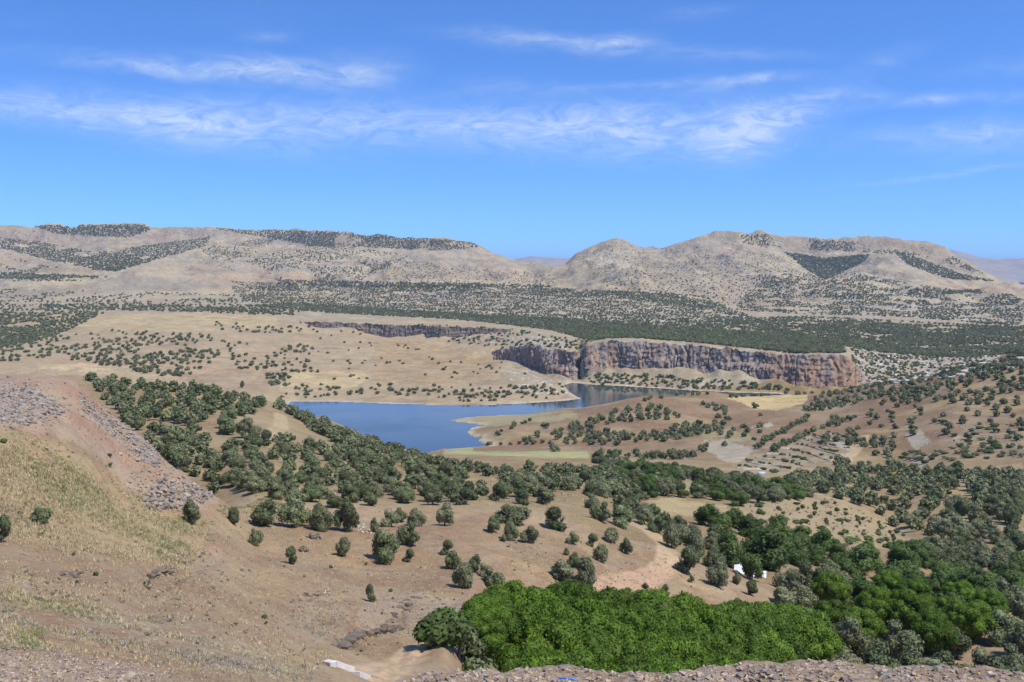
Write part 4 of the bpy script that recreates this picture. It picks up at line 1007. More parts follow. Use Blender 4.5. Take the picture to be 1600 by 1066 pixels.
V_L, V_G = 'dark oak in the valley wood at the foot of the brown hillside', 'oaks of the valley wood'
oaks(scatter([(1225, 750), (1290, 738), (1350, 734), (1400, 728), (1445, 738), (1500, 728), (1490, 765), (1455, 800), (1435, 830), (1400, 825), (1380, 805), (1320, 782), (1250, 770)], 2200, 5.6, (30, -.35)), 4.2, 6.2, V_L, V_G)
oaks(scatter([(1470, 815), (1510, 790), (1600, 740), (1600, 850), (1500, 850), (1440, 840)], 700, 5.6, (45, -.12), ([(1480, 790), (1500, 742), (1545, 735), (1530, 790)],)), 4.5, 7, 'dark oak dotted round the ochre clearing across the valley', 'oaks round the ochre clearing')
oaks(scatter([(1500, 745), (1560, 748), (1600, 745), (1600, 770), (1520, 775)], 300, 4.8), 5.5, 7.5, 'dark oak dotted round the ochre clearing across the valley', 'oaks round the ochre clearing')
T_L, T_G = 'grey oak in the belt along the upper side of the dirt track', 'oaks along the track belt'
oaks(scatter([(985, 800), (1010, 808), (1060, 830), (1120, 850), (1150, 868), (1120, 880), (1070, 862), (1030, 838), (1000, 822)], 500, 3.6), 3.6, 5, T_L, T_G)
F_L, F_G = 'grey-green oak crowded in the streamside thicket behind the gravel bank', 'oaks of the streamside thicket'
oaks(scatter([(1212, 935), (1245, 905), (1310, 900), (1330, 940), (1290, 960), (1220, 955)], 400, 3.8), 4.2, 5.6, F_L, F_G)
def by_plan(specs):
    out = []
    for px, d in specs:
        xx = (px - CX) / F * d; out.append(np.array((xx, d, ground_z(xx, d))))
    return out
oaks(by_plan([(1208, 120), (1236, 126), (1262, 120), (1290, 126), (1318, 132), (1345, 126), (1375, 134), (1402, 128), (1428, 136), (1455, 128), (1482, 138), (1508, 130), (1535, 140), (1560, 132), (1588, 142), (1615, 134), (1250, 136), (1300, 140), (1600, 152), (1565, 160), (1540, 176), (1330, 146), (1410, 146), (1225, 132), (1490, 150), (1575, 185), (1600, 175)]), 5.5, 7.5, F_L, F_G, (.9, 1.1))
oaks(scatter([(1440, 870), (1600, 860), (1600, 900), (1500, 900)], 200, 4.5), 4.5, 6.5, F_L, F_G)
# the 300 or so that show largest are trees of their own
OAKS.sort(key=lambda q: -q[1] / q[0][1])
N_OWN = 250 - len(SINGLE)
for q in OAKS[:N_OWN]:
    if q[3] is None:      # the big oak wood: say which part of it
        d_ = q[0][1]; px_ = q[0][0] / d_ * F + CX; sz = 'broad' if q[1] > 5.0 else 'small'
        at_ = 'along the front edge of the wood facing the bare slope' if d_ < 185 else ('in the thick of the wood behind the boulder embankment' if px_ < 480 else ('in the middle of the wood above the pale green field' if px_ < 800 else 'at the valley end of the big oak wood'))
        q = q[:3] + (sz + ' grey-green oak ' + at_, 'oaks of the dense wood')
    tree(OAK, q[0] - np.array((0, 0, .06)), q[1], q[2], q[3], q[4])
REST = OAKS[N_OWN:]

# ---- bright green grove in the hollow behind the gravel bank
G_L, G_G = 'bright green leafy tree of the close-set grove behind the gravel bank', 'bright green grove'
gp = []
for d, lo, hi in ((90, 735, 1130), (95, 752, 1215), (101, 750, 1205), (107, 765, 1200), (112, 785, 1205), (118, 880, 1210), (124, 985, 1215), (130, 1065, 1225), (136, 1150, 1270)):
    px = lo + rng.uniform(0, 20)
    while px < hi:
        gp.append((px, d + rng.uniform(-2, 2))); px += rng.uniform(36, 52) * 100 / d
for p in by_plan(gp):
    wd = rng.uniform(7.0, 9.2); px_ = p[0] / p[1] * F + CX
    hgt_ = min(rng.uniform(8.6, 9.4), H(p[1], np.interp(px_, [735, 752, 775, 800, 870, 930, 985, 1045, 1090, 1130, 1180, 1240], [975, 938, 914, 902, 900, 918, 916, 920, 938, 946, 940, 943])) - p[2])
    if hgt_ < 2.5: continue
    if hgt_ < 6: wd = hgt_ * 1.15
    tree(GROVE, p, wd, hgt_, G_L if p[1] < 104 else G_L.replace('behind the gravel bank', 'standing deeper towards the slope'), G_G)
G2 = by_plan([(1300, 152), (1345, 150), (1372, 160), (1420, 158), (1455, 150), (1430, 172), (1480, 168), (1515, 162), (1545, 172), (1500, 182), (1390, 176), (1300, 165)])
for p in G2:
    wd = rng.uniform(5.5, 7.5); tree(GROVE, p, wd, wd * rng.uniform(.8, .95), 'bright green leafy tree in the patch among the streamside oaks', 'bright green streamside trees')
# ---- dark broadleaf trees of the valley bottom
for p in scatter([(930, 722), (1000, 728), (1100, 742), (1200, 760), (1270, 778), (1160, 792), (1130, 784), (1080, 778), (1000, 778), (960, 748)], 1200, 4.6):
    wd = rng.uniform(4, 6.2); br = rng.uniform() < .45
    tree(BROAD if br else OAK, p, wd, wd * rng.uniform(.68, .9), ('dark green broadleaf tree' if br else 'grey-green oak mixed') + ' in the strip along the valley bottom', 'valley bottom ' + ('broadleaf trees' if br else 'oaks'))
for p in scatter([(1080, 830), (1150, 845), (1230, 872), (1260, 905), (1300, 905), (1330, 880), (1260, 850), (1180, 832), (1120, 818)], 260, 5.5):
    wd = rng.uniform(4, 6); tree(BROAD, p, wd, wd * rng.uniform(.75, .95), 'dark green broadleaf tree in the belt behind the tarpaulin', 'broadleaf belt behind the tarpaulin')
for p in scatter([(1310, 900), (1400, 880), (1450, 855), (1600, 870), (1600, 960), (1480, 960), (1300, 960)], 420, 4.6):
    wd = rng.uniform(4, 6.4); tree(BROAD, p, wd, wd * rng.uniform(.75, .95), 'dark green broadleaf tree among the streamside thicket', 'streamside broadleaf trees')
for p in by_plan([(1255, 142), (1268, 150), (1280, 140)]):
    tree(LIME, p, 5, 5.5, 'pale feathery willow rising from the streamside thicket', 'pale streamside willows')
for p in scatter([(1160, 850), (1230, 855), (1300, 870), (1420, 870), (1460, 880), (1420, 850), (1300, 845), (1200, 835)], 160, 4.2, (25, -.1)):
    tree(LIME, p, rng.uniform(2.4, 4), rng.uniform(1.6, 2.6), 'yellow-green bush at the foot of the dry spur', 'yellow-green bushes', 'bush')
# brushy thicket at the grove end by the track
for k, p in enumerate(by_plan([(690, 82), (712, 84), (735, 86), (700, 88), (722, 90), (745, 84), (745, 92)])):
    tree(SHRUB, p, rng.uniform(3.2, 4.4), rng.uniform(3.0, 4.2), 'brushy olive bush where the track meets the bright grove', 'bushes at the track end', 'bush', var=k)
for p in scatter([(1150, 775), (1300, 785), (1420, 840), (1330, 860), (1180, 840)], 320, 3.6):
    tree(SHRUB, p, rng.uniform(1.0, 2.4), rng.uniform(.9, 1.7), 'low bush scattered over the dry spur below the terraces', 'bushes on the dry spur', 'bush')
for p in scatter([(1470, 660), (1600, 665), (1600, 715), (1480, 720), (1400, 735), (1350, 725), (1420, 708), (1500, 700)], 420, 5):
    tree(SHRUB, p, rng.uniform(3.4, 6), rng.uniform(1.6, 2.8), 'low bush in the scrub on the dark rocky hillside', 'scrub bushes on the rocky hillside', 'bush')

# ------------------------------------------------------------------ masses too many to count, spread over the land
LOW = bpy.data.collections.new('scatter_sources')
def source(name, me):
    o = bpy.data.objects.new(name, me); LOW_COL[0].objects.link(o); return o
LOW_COL = [None]
def mass(name, P, S, R, idx, meshes, label, cat, tilt=None):
    """one object: many small copies standing at the given points"""
    cl = bpy.data.collections.new(name + '_source'); LOW_COL[0] = cl
    for k, me in enumerate(meshes): source('%s_%02d' % (name, k), me)
    P = np.asarray(P, np.float32)
    me = bpy.data.meshes.new(name); me.vertices.add(len(P)); me.vertices.foreach_set('co', P.ravel())
    for nm, ty, val in (('scl', 'FLOAT_VECTOR', np.asarray(S, np.float32)), ('rot', 'FLOAT_VECTOR', np.asarray(R, np.float32)), ('idx', 'INT', np.asarray(idx, np.int32))):
        a = me.attributes.new(nm, ty, 'POINT'); a.data.foreach_set('vector' if ty == 'FLOAT_VECTOR' else 'value', val.ravel())
    o = add_obj(name, me); tag(o, label, cat, None, 'stuff')
    g = bpy.data.node_groups.new(name, 'GeometryNodeTree')
    g.interface.new_socket('Geometry', in_out='INPUT', socket_type='NodeSocketGeometry'); g.interface.new_socket('Geometry', in_out='OUTPUT', socket_type='NodeSocketGeometry')
    gi = g.nodes.new('NodeGroupInput'); go = g.nodes.new('NodeGroupOutput')
    ci = g.nodes.new('GeometryNodeCollectionInfo'); ci.inputs['Collection'].default_value = cl; ci.inputs['Separate Children'].default_value = True; ci.inputs['Reset Children'].default_value = True
    ip = g.nodes.new('GeometryNodeInstanceOnPoints'); ip.inputs['Pick Instance'].default_value = True
    def attr(nm, ty):
        n = g.nodes.new('GeometryNodeInputNamedAttribute'); n.data_type = ty; n.inputs['Name'].default_value = nm; return n.outputs['Attribute']
    g.links.new(gi.outputs[0], ip.inputs['Points']); g.links.new(ci.outputs[0], ip.inputs['Instance'])
    g.links.new(attr('idx', 'INT'), ip.inputs['Instance Index']); g.links.new(attr('scl', 'FLOAT_VECTOR'), ip.inputs['Scale'])
    e2r = g.nodes.new('FunctionNodeEulerToRotation'); g.links.new(attr('rot', 'FLOAT_VECTOR'), e2r.inputs[0]); g.links.new(e2r.outputs[0], ip.inputs['Rotation'])
    g.links.new(ip.outputs[0], go.inputs[0])
    md = o.modifiers.new('scatter', 'NODES'); md.node_group = g
    return o
# oaks past the 300 largest, the far shore, the plateau and the hills
far_crowns = [crown_mesh('far_oak', 900 + k, M['oak_dark'] if k % 2 else M['oak'], lobes=7, leaves=150, leaf=.11, Hh=.85, low=.05, core_sub=1) for k in range(4)]
FP = [q[0] for q in REST]; FS = [(q[1], q[1], q[2]) for q in REST]
MID_N = len(FP)
def image_fill(poly, sx, sy, prob, size, clump=None, holes=(), hr=.8, dlim=(0, 1e9)):
    P0 = np.array(poly, float); lo, hi = P0.min(0), P0.max(0)
    gx, gy = np.meshgrid(np.arange(lo[0], hi[0], sx), np.arange(lo[1], hi[1], sy))
    q = np.stack([gx.ravel() + rng.uniform(-.6, .6, gx.size) * sx, gy.ravel() + rng.uniform(-.6, .6, gx.size) * sy], -1)
    k = inpoly(q[:, 0], q[:, 1], poly) & (rng.uniform(size=len(q)) < prob)
    for h in holes: k &= ~inpoly(q[:, 0], q[:, 1], h)
    q = q[k]; P, ok = hitv(q[:, 0], q[:, 1]); ok &= (P[:, 1] > dlim[0]) & (P[:, 1] < dlim[1]); P = P[ok]
    if clump is not None:
        c = fbm(P[:, 0], P[:, 1] * clump[2], clump[0], 3, .55, 411); P = P[c + rng.normal(size=len(P)) * .08 > clump[1]]
    for p in P:
        s = rng.uniform(*size); FP.append(p); FS.append((s, s * rng.uniform(.85, 1.15), s * hr * rng.uniform(.8, 1.1)))
PATCH = [(80, 507), (140, 492), (300, 489), (430, 500), (440, 545), (330, 520), (160, 520)]
image_fill([(0, 482), (165, 488), (110, 516), (70, 530), (0, 545)], 4.4, 1.9, .85, (4.5, 7), (90, -.35, 1))
image_fill([(0, 515), (110, 515), (330, 522), (345, 560), (290, 590), (200, 575), (60, 563), (0, 566)], 6.5, 3.4, .65, (4.5, 6.8), (110, -.2, 1))
image_fill([(195, 562), (300, 560), (290, 590), (215, 588)], 7, 3.2, .7, (5, 7), (60, -.1, 1))
image_fill([(330, 495), (470, 505), (500, 520), (480, 585), (370, 580), (340, 530)], 7.5, 3.8, .6, (4.5, 6.5), (120, .0, 1))
image_fill([(440, 505), (640, 525), (800, 570), (885, 612), (700, 628), (440, 622)], 11, 5, .30, (3, 5.5), (90, .0, 1))
image_fill([(560, 600), (690, 602), (700, 622), (560, 622)], 9, 4.5, .5, (4, 6.5))
image_fill([(700, 612), (880, 598), (895, 622), (720, 630)], 7, 3.5, .5, (3, 5.5))
image_fill([(415, 585), (455, 585), (452, 603), (420, 603)], 7, 4, .6, (5, 7))
image_fill([(450, 598), (560, 606), (560, 624), (450, 622)], 9, 4, .4, (3.5, 5.5))
image_fill([(0, 452), (200, 456), (420, 462), (430, 486), (300, 488), (0, 484)], 4.5, 2, .65, (4.5, 7), (200, -.05, 1))
image_fill([(60, 476), (300, 478), (470, 486), (460, 494), (300, 488), (60, 484)], 4.5, 1.8, .75, (5, 8))
DENSE = [(375, 478), (520, 490), (700, 499), (800, 509), (860, 516), (920, 533), (960, 529), (1000, 529), (1100, 537), (1200, 548), (1250, 552), (1322, 552), (1310, 537), (1180, 520), (1000, 508), (850, 497), (700, 489), (550, 479), (470, 474)]
image_fill(DENSE, 2.7, 1.05, .95, (4, 6))
image_fill([(1130, 500), (1250, 494), (1600, 512), (1600, 552), (1500, 560), (1420, 555), (1350, 548), (1250, 528)], 2.9, 1.2, .9, (4, 6), (120, -.25, 1.6))
image_fill([(360, 448), (700, 446), (1000, 456), (1110, 470), (1190, 500), (1330, 548), (1180, 522), (850, 500), (500, 480), (380, 472)], 2.8, 1.2, .9, (3.4, 5.6), (60, -.22, 2.2))
image_fill([(360, 440), (560, 447), (860, 450), (1100, 462), (1150, 490), (1000, 470), (700, 456), (400, 455)], 2.8, 1.2, .75, (4, 6.5), (150, -.15, 1.5))
image_fill([(640, 505), (800, 515), (930, 535), (905, 548), (830, 540), (780, 545), (700, 535)], 5.5, 3, .55, (3.5, 6))
image_fill([(1330, 545), (1600, 535), (1600, 570), (1500, 585), (1370, 605), (1330, 570)], 4.0, 1.9, .65, (3, 5), (60, -.15, 2))
image_fill([(915, 585), (1000, 585), (1200, 600), (1250, 612), (1150, 612), (1000, 604), (915, 600)], 6, 3, .65, (3, 5.5))
# vegetation on the hills
image_fill([(50, 353), (225, 351), (235, 360), (200, 372), (90, 366)], 2.4, 1.3, .75, (6, 9))
image_fill([(0, 372), (60, 378), (150, 395), (330, 370), (320, 385), (180, 425), (130, 420), (0, 388)], 2.3, 1.3, .85, (5, 8), (300, -.3, 1))
image_fill([(330, 357), (560, 364), (750, 380), (745, 388), (680, 392), (560, 386), (480, 385), (420, 372)], 2.3, 1.2, .9, (5, 8.5), (200, -.32, 1))
image_fill([(300, 380), (480, 370), (640, 400), (560, 440), (440, 440), (350, 420)], 2.8, 1.6, .6, (4.5, 7.5), (260, -.02, 1))
image_fill([(0, 400), (120, 425), (170, 440), (0, 440)], 3, 1.5, .6, (4.5, 7.5), (300, .0, 3))
image_fill([(0, 426), (110, 430), (170, 434), (0, 437)], 3.2, 1.3, .8, (6, 9))
image_fill([(1225, 394), (1290, 404), (1360, 398), (1350, 410), (1290, 438), (1265, 425)], 2.4, 1.2, .97, (6, 10))
image_fill([(1395, 392), (1440, 405), (1500, 428), (1560, 441), (1480, 436), (1420, 415)], 2.5, 1.3, .9, (6, 9))
image_fill([(1085, 372), (1200, 366), (1300, 376), (1470, 390), (1540, 430), (1440, 400), (1300, 392), (1100, 384)], 2.6, 1.4, .6, (5, 8), (240, -.05, 1))
image_fill([(900, 400), (965, 374), (1080, 385), (1240, 400), (1260, 440), (1150, 480), (950, 450)], 3.4, 2, .3, (3, 6))
image_fill([(1180, 430), (1320, 425), (1460, 450), (1600, 462), (1600, 512), (1400, 495), (1260, 492), (1150, 485)], 2.7, 1.4, .8, (4, 6.5), (120, -.12, 1.8))
image_fill([(1470, 457), (1530, 453), (1535, 456), (1475, 461)], 3, 1.2, .9, (7, 9))
image_fill([(440, 438), (560, 440), (860, 446), (860, 450), (560, 449), (430, 446)], 3, 1.4, .8, (6, 9))
image_fill([(560, 400), (860, 430), (870, 445), (600, 438)], 3.4, 1.8, .4, (3.5, 6))
for pts_, T_, hm_ in CLIFF_PTS:      # bushes on the ledges of the cliffs
    pick = rng.choice(len(pts_), int(len(pts_) * (.009 if hm_ > 12 else .004)), replace=False)
    for k in pick:
        if rng.uniform() < .35 + .65 * (1 - T_[k]) and T_[k] > .02: s_ = rng.uniform(1.2, 3.6); FP.append(pts_[k] - np.array([0, .2, .5])); FS.append((s_, s_, s_ * .8))
FP = np.array(FP); FS = np.array(FS); nF = len(FP)
FR = np.stack([np.zeros(nF), np.zeros(nF), rng.uniform(0, 6.28, nF)], -1)
FIX = rng.integers(0, 4, nF)
mass('distant_oaks', FP, FS, FR, FIX, far_crowns, 'dark oaks and scrub dotted over the far slopes, plateau and hills', 'trees')
print('own oaks', N_OWN, 'rest', len(REST), 'mass', nF)

# ------------------------------------------------------------------ rocks
import bmesh
def hull_rock(name, seed, n=13, flat=.7, mat=None):
    r = np.random.default_rng(seed); bm = bmesh.new()
    for k in range(n):
        v = r.normal(size=3); v /= np.linalg.norm(v); v *= r.uniform(.8, 1.05); bm.verts.new((v[0] * .5, v[1] * .5 * r.uniform(.7, 1), v[2] * .5 * flat))
    res = bmesh.ops.convex_hull(bm, input=bm.verts)
    bmesh.ops.delete(bm, geom=[v for v in bm.verts if not v.link_faces], context='VERTS')
    me = bpy.data.meshes.new(name); bm.to_mesh(me); bm.free()
    if mat: me.materials.append(mat)
    return me
ROCKS = [hull_rock('boulder', 500 + k, 12 + k % 4, .75, M['boulder']) for k in range(7)]
DARK = [hull_rock('dark_rock', 540 + k, 12, .6, M['darkrock']) for k in range(5)]
PEBS = [hull_rock('pebble', 560 + k, 9, .6, M['pebble']) for k in range(6)]
LIMES = [hull_rock('limestone', 580 + k, 11, .7, M['limestone']) for k in range(5)]
def rock(p, s, label, group, name='boulder', meshes=ROCKS, cat='rock', sink=.2):
    o = bpy.data.objects.new(name, meshes[rng.integers(len(meshes))]); COL.objects.link(o)
    o.location = (p[0], p[1], p[2] + s * (.32 - sink)); o.scale = (s, s * rng.uniform(.75, 1.1), s * rng.uniform(.75, 1.05)); o.rotation_euler = (rng.normal() * .25, rng.normal() * .25, rng.uniform(0, 6.28))
    tag(o, label, cat, group); return o
RS = Spacer()
n = 0
for q in rand_in([(222, 792), (232, 765), (262, 748), (300, 758), (332, 775), (318, 786), (285, 792), (250, 800)], 900):
    if n >= 150: break
    p, ok = hitv([q[0]], [q[1]]); p = p[0]; s = rng.uniform(.55, 1.05)
    if RS.ok(p[0], p[1], s * .72, 2.0):
        RS.add(p[0], p[1], s * .72, 2.0); n += 1
        rock(p, s, 'angular grey-brown boulder in the rubble pile at the foot of the embankment', 'boulders of the rubble pile', sink=.05)
HAND_ROCK = [(121, 965, 13, 'squat brown boulder on the straw-coloured bank, shadowed on one side'), (194, 979, 13, 'flat-topped tan boulder alone in the dry yellow grass'), (112, 992, 18, 'large pale boulder, first of a low row in grey weeds'), (139, 988, 15, 'pale boulder, middle one of a low row in grey weeds'),
 (27, 998, 12, 'round light grey stone on bare earth above the gravel'), (60, 1007, 15, 'dark wedge-shaped stone lying on the gravel edge'), (95, 1026, 14, 'smooth blue-grey stone on the gravel beside a red one'), (103, 1033, 9, 'small red-brown stone next to the blue-grey one'),
 (204, 1058, 20, 'long tilted grey stone at the bottom of the gravel slope'), (39, 918, 15, 'pale flat boulder among the green weeds by the gully'), (56, 934, 11, 'grey rounded stone below the pale flat boulder'), (225, 1017, 10, 'upright pale stone in yellow grass'), (287, 974, 14, 'cream boulder beside a broad flat slab'), (262, 971, 19, 'broad flat slab half buried near the cream boulder'),
 (379, 900, 9, 'pale stone on the bare slope below a stone heap'), (379, 890, 7, 'small grey stone just above the pale one'), (278, 866, 10, 'cream stone at the head of the gully'), (73, 702, 11, 'pinkish boulder on the grassy embankment top'), (87, 706, 10, 'grey boulder next to the pinkish one'), (24, 742, 8, 'brown boulder in grass near the photo edge'),
 (426, 886, 9, 'whitish stone lying near the small round oak'), (288, 948, 7, 'small stone on bare soil under the gully'), (132, 1000, 12, 'blocky stone under the low pale row'), (195, 1003, 10, 'rough stone in the weeds under the flat-topped boulder'), (6, 1010, 11, 'dark stone at the gravel corner')]
for px, py, wp, lab in HAND_ROCK:
    x, y, z = hit(px, py); rock((x, y, z), wp * y / F, lab, None)
for (px, py, wp, nn_, lab) in [(339, 893, 24, 7, 'loose stone in the small heap on the bare slope'), (507, 925, 18, 9, 'loose stone of the whitish cairn low on the slope'), (570, 826, 22, 12, 'loose stone of the pale heap among the oaks'), (405, 985, 26, 8, 'rubble stone in the patch above the culvert'), (252, 920, 18, 6, 'stone at the mouth of the eroded gully'), (320, 842, 22, 5, 'stone strewn beside the oak on tan soil')]:
    for k in range(nn_):
        q = (px + rng.normal() * wp * .35, py + rng.normal() * wp * .2); x, y, z = hit(*q); rock((x, y, z), rng.uniform(4, 8) * y / F, lab, 'stones: ' + lab, 'loose_stone', ROCKS if 'whit' not in lab and 'pale' not in lab else LIMES)
# jagged ledges of dark rock
def outcrop(px0, py0, px1, py1, nblk, s, label):
    x0, y0, z0 = hit((px0 + px1) / 2, (py0 + py1) / 2)
    root = bpy.data.objects.new('rock_outcrop', None); COL.objects.link(root); root.location = (x0, y0, z0); tag(root, label, 'rock outcrop')
    for k in range(nblk):
        tq = (k + rng.uniform(0, 1)) / nblk; px = px0 + (px1 - px0) * tq + rng.normal() * 3; py = py0 + (py1 - py0) * tq + rng.normal() * 2.2
        x, y, z = hit(px, py); o = bpy.data.objects.new('block', DARK[rng.integers(len(DARK))]); COL.objects.link(o); o.parent = root
        o.location = (x - x0, y - y0, z - z0 + s * .12); o.scale = (s * rng.uniform(.8, 1.9), s * rng.uniform(.6, 1.1), s * rng.uniform(.6, 1.2)); o.rotation_euler = (rng.normal() * .1, rng.normal() * .1, rng.uniform(-.5, .5))
outcrop(533, 1012, 562, 990, 26, 1.1, 'dark hollowed rock ledge over the culvert by the track'); outcrop(560, 993, 615, 984, 30, .85, 'crumbling dark ledge running towards the dirt track')
outcrop(600, 978, 640, 945, 14, .65, 'thin dark ledge stepping up the grey clay slope'); outcrop(618, 945, 668, 930, 12, .4, 'short broken ledge high on the grey clay slope'); outcrop(230, 905, 265, 888, 16, .8, 'dark crumbly edge of the eroded gully')
outcrop(265, 890, 335, 862, 16, .4, 'thin dark line of rock along the gully top'); outcrop(455, 940, 500, 926, 12, .4, 'low dark rock band beside the whitish cairn'); outcrop(90, 895, 130, 900, 8, .5, 'dark earthy bank edge on the grassy bottom')

# scree strip, gravel and limestone: uncountable stones
def stones(name, groups, meshes, label, cat):
    P, S = [], []
    for poly, n_, lo, hi in groups:
        q = rand_in(poly, n_, 9); p, ok = hitv(q[:, 0], q[:, 1]); p = p[ok]
        for v in p:
            s = lo * (hi / lo) ** (rng.uniform() ** 2.2); P.append((v[0], v[1], v[2] + s * .1)); S.append((s, s * rng.uniform(.7, 1), s * rng.uniform(.6, 1)))
    nq = len(P); mass(name, P, S, rng.uniform(-3, 3, (nq, 3)) * np.array([.15, .15, 1]), rng.integers(0, len(meshes), nq), meshes, label, cat)
stones('rubble', [([(122, 618), (140, 622), (205, 668), (252, 705), (250, 735), (225, 720), (170, 675), (128, 640)], 900, .18, .8), ([(0, 600), (60, 608), (105, 640), (60, 660), (0, 662)], 700, .2, .9), ([(200, 745), (260, 700), (330, 770), (300, 800), (220, 800)], 700, .12, .6),
   ([(110, 590), (130, 592), (330, 770), (220, 760)], 500, .1, .35), ([(1440, 815), (1480, 800), (1510, 812), (1470, 826)], 160, .4, 1.3), ([(1470, 660), (1600, 670), (1600, 715), (1500, 700)], 260, .5, 2.0)], ROCKS, 'grey rubble and scree spread down the embankment side', 'rubble')
stones('gravel', [([(0, 1012), (90, 1010), (160, 1030), (330, 1050), (420, 1066), (0, 1066)], 2600, .025, .12), ([(560, 1062), (700, 1046), (800, 1038), (900, 1041), (1000, 1050), (1100, 1041), (1200, 1035), (1300, 1033), (1400, 1038), (1500, 1046), (1600, 1051), (1600, 1066), (560, 1066)], 2600, .012, .075),
   ([(0, 880), (300, 960), (520, 1050), (480, 1066), (300, 1050), (0, 960)], 900, .05, .22), ([(250, 830), (700, 830), (740, 900), (700, 980), (560, 1020), (380, 960), (230, 900)], 2600, .06, .35), ([(780, 850), (1000, 850), (1120, 900), (1120, 940), (930, 920), (790, 890)], 700, .06, .35)], PEBS, 'loose gravel and stones over the bank and bare slope', 'gravel')
PR, SR = [], []
for poly, n_, lo, hi in [([(380, 452), (700, 448), (1000, 458), (1110, 472), (1190, 502), (1100, 510), (850, 495), (500, 478)], 1500, 3, 8), ([(1330, 545), (1600, 535), (1600, 575), (1500, 588), (1370, 603), (1335, 575)], 900, 2.5, 7), ([(640, 510), (780, 518), (900, 535), (890, 548), (800, 540), (700, 530)], 260, 2, 5), ([(830, 590), (890, 610), (880, 620), (800, 612)], 150, 1.5, 4), ([(780, 575), (870, 595), (850, 615), (800, 600)], 70, 1.5, 3.5), ([(1180, 440), (1600, 465), (1600, 510), (1260, 490)], 700, 4, 10), ([(960, 374), (1060, 390), (940, 420), (900, 405)], 260, 4, 10), ([(0, 360), (300, 358), (560, 372), (860, 435), (600, 440), (300, 420), (0, 420)], 1500, 4, 11), ([(900, 395), (1200, 370), (1450, 385), (1540, 430), (1400, 450), (1150, 470), (950, 445)], 1500, 4, 11)]:
    q = rand_in(poly, n_); p, ok = hitv(q[:, 0], q[:, 1])
    for v in p[ok]:
        s = rng.uniform(lo, hi); PR.append((v[0], v[1], v[2])); SR.append((s * rng.uniform(1, 2.2), s, s * rng.uniform(.35, .7)))
nq = len(PR); mass('limestone_outcrops', PR, SR, np.stack([np.zeros(nq), np.zeros(nq), rng.normal(size=nq) * .3], -1), rng.integers(0, 5, nq), LIMES, 'pale limestone outcrops between the scrub of the plateau', 'rocks')

# ------------------------------------------------------------------ grass
def tuft(name, seed, mat, blades=14, lean=.6):
    r = np.random.default_rng(seed); V, T3 = [], []
    for k in range(blades):
        a = r.uniform(0, 6.28); x, y = r.normal(size=2) * .34; hh = r.uniform(.3, .8); w_ = r.uniform(.03, .07); l_ = r.uniform(.1, lean); b0 = len(V)
        V += [(x - w_ * math.sin(a), y + w_ * math.cos(a), -.05), (x + w_ * math.sin(a), y - w_ * math.cos(a), -.05), (x + l_ * math.cos(a), y + l_ * math.sin(a), hh)]; T3.append((b0, b0 + 1, b0 + 2))
    return mesh_from(name, V, T3, 3, mat)
T_S = [tuft('straw_tuft', 700 + k, M['straw']) for k in range(3)]; T_G = [tuft('green_tuft', 710 + k, M['green_blade'], 16, .6) for k in range(3)]; T_Y = [tuft('grey_tuft', 720 + k, M['grey_blade'], 14, .5) for k in range(3)]
def grass(name, groups, meshes, label):
    P, S = [], []
    for poly, n_, lo, hi, th in groups:
        q = rand_in(poly, n_, 14); p, ok = hitv(q[:, 0], q[:, 1]); p = p[ok]; p = p[fbm(p[:, 0], p[:, 1], 6, 2, .5, 421) + rng.normal(size=len(p)) * .25 > th]
        for v in p: s = rng.uniform(lo, hi); P.append(v); S.append((s * 1.2, s * 1.2, s * rng.uniform(.6, 1)))
    nq = len(P); mass(name, P, S, np.stack([np.zeros(nq), np.zeros(nq), rng.uniform(0, 6.28, nq)], -1), rng.integers(0, len(meshes), nq), meshes, label, 'grass')
SLOPE = [(0, 670), (100, 690), (200, 770), (330, 810), (480, 830), (700, 830), (740, 900), (700, 980), (560, 1020), (480, 1050), (300, 1010), (0, 930)]
grass('dry_grass', [(SLOPE, 9000, .12, .34, -.1), ([(0, 690), (120, 730), (320, 830), (300, 900), (100, 850), (0, 830)], 4500, .2, .5, -.3), ([(780, 830), (1000, 830), (1040, 900), (930, 920), (790, 890)], 1000, .2, .45, -.1), ([(0, 940), (500, 1040), (480, 1066), (200, 1030), (0, 1000)], 2600, .06, .2, -.1), ([(400, 700), (1000, 735), (1000, 790), (420, 770)], 1500, .4, .9, -.3)], T_S, 'tufts of dry straw grass over the near slopes')
grass('green_grass', [([(20, 680), (120, 715), (200, 765), (300, 830), (270, 880), (180, 850), (90, 790), (20, 720)], 1800, .18, .45, .05), ([(0, 925), (60, 920), (160, 950), (260, 970), (240, 985), (120, 965), (0, 955)], 600, .08, .22, -.1), ([(380, 790), (440, 770), (470, 790), (330, 800)], 300, .3, .6, -.4), ([(20, 985), (70, 985), (60, 1010), (20, 1005)], 120, .08, .2, -.6), ([(230, 830), (300, 800), (330, 815), (320, 870), (260, 860)], 400, .2, .5, .0)], T_G, 'patches of green grass and weeds on the embankment side')
grass('grey_weeds', [([(0, 950), (120, 965), (330, 1000), (500, 1045), (480, 1062), (300, 1035), (100, 990), (0, 975)], 2600, .06, .2, .0), ([(440, 940), (540, 940), (540, 1000), (460, 1000)], 400, .12, .3, -.1)], T_Y, 'grey-green dried weeds along the lower bank')
cush = [crown_mesh('cushion', 940 + k, M['dry'], lobes=4, leaves=40, leaf=.16, Hh=.6, low=-.1, core_sub=1) for k in range(3)]
P, S = [], []
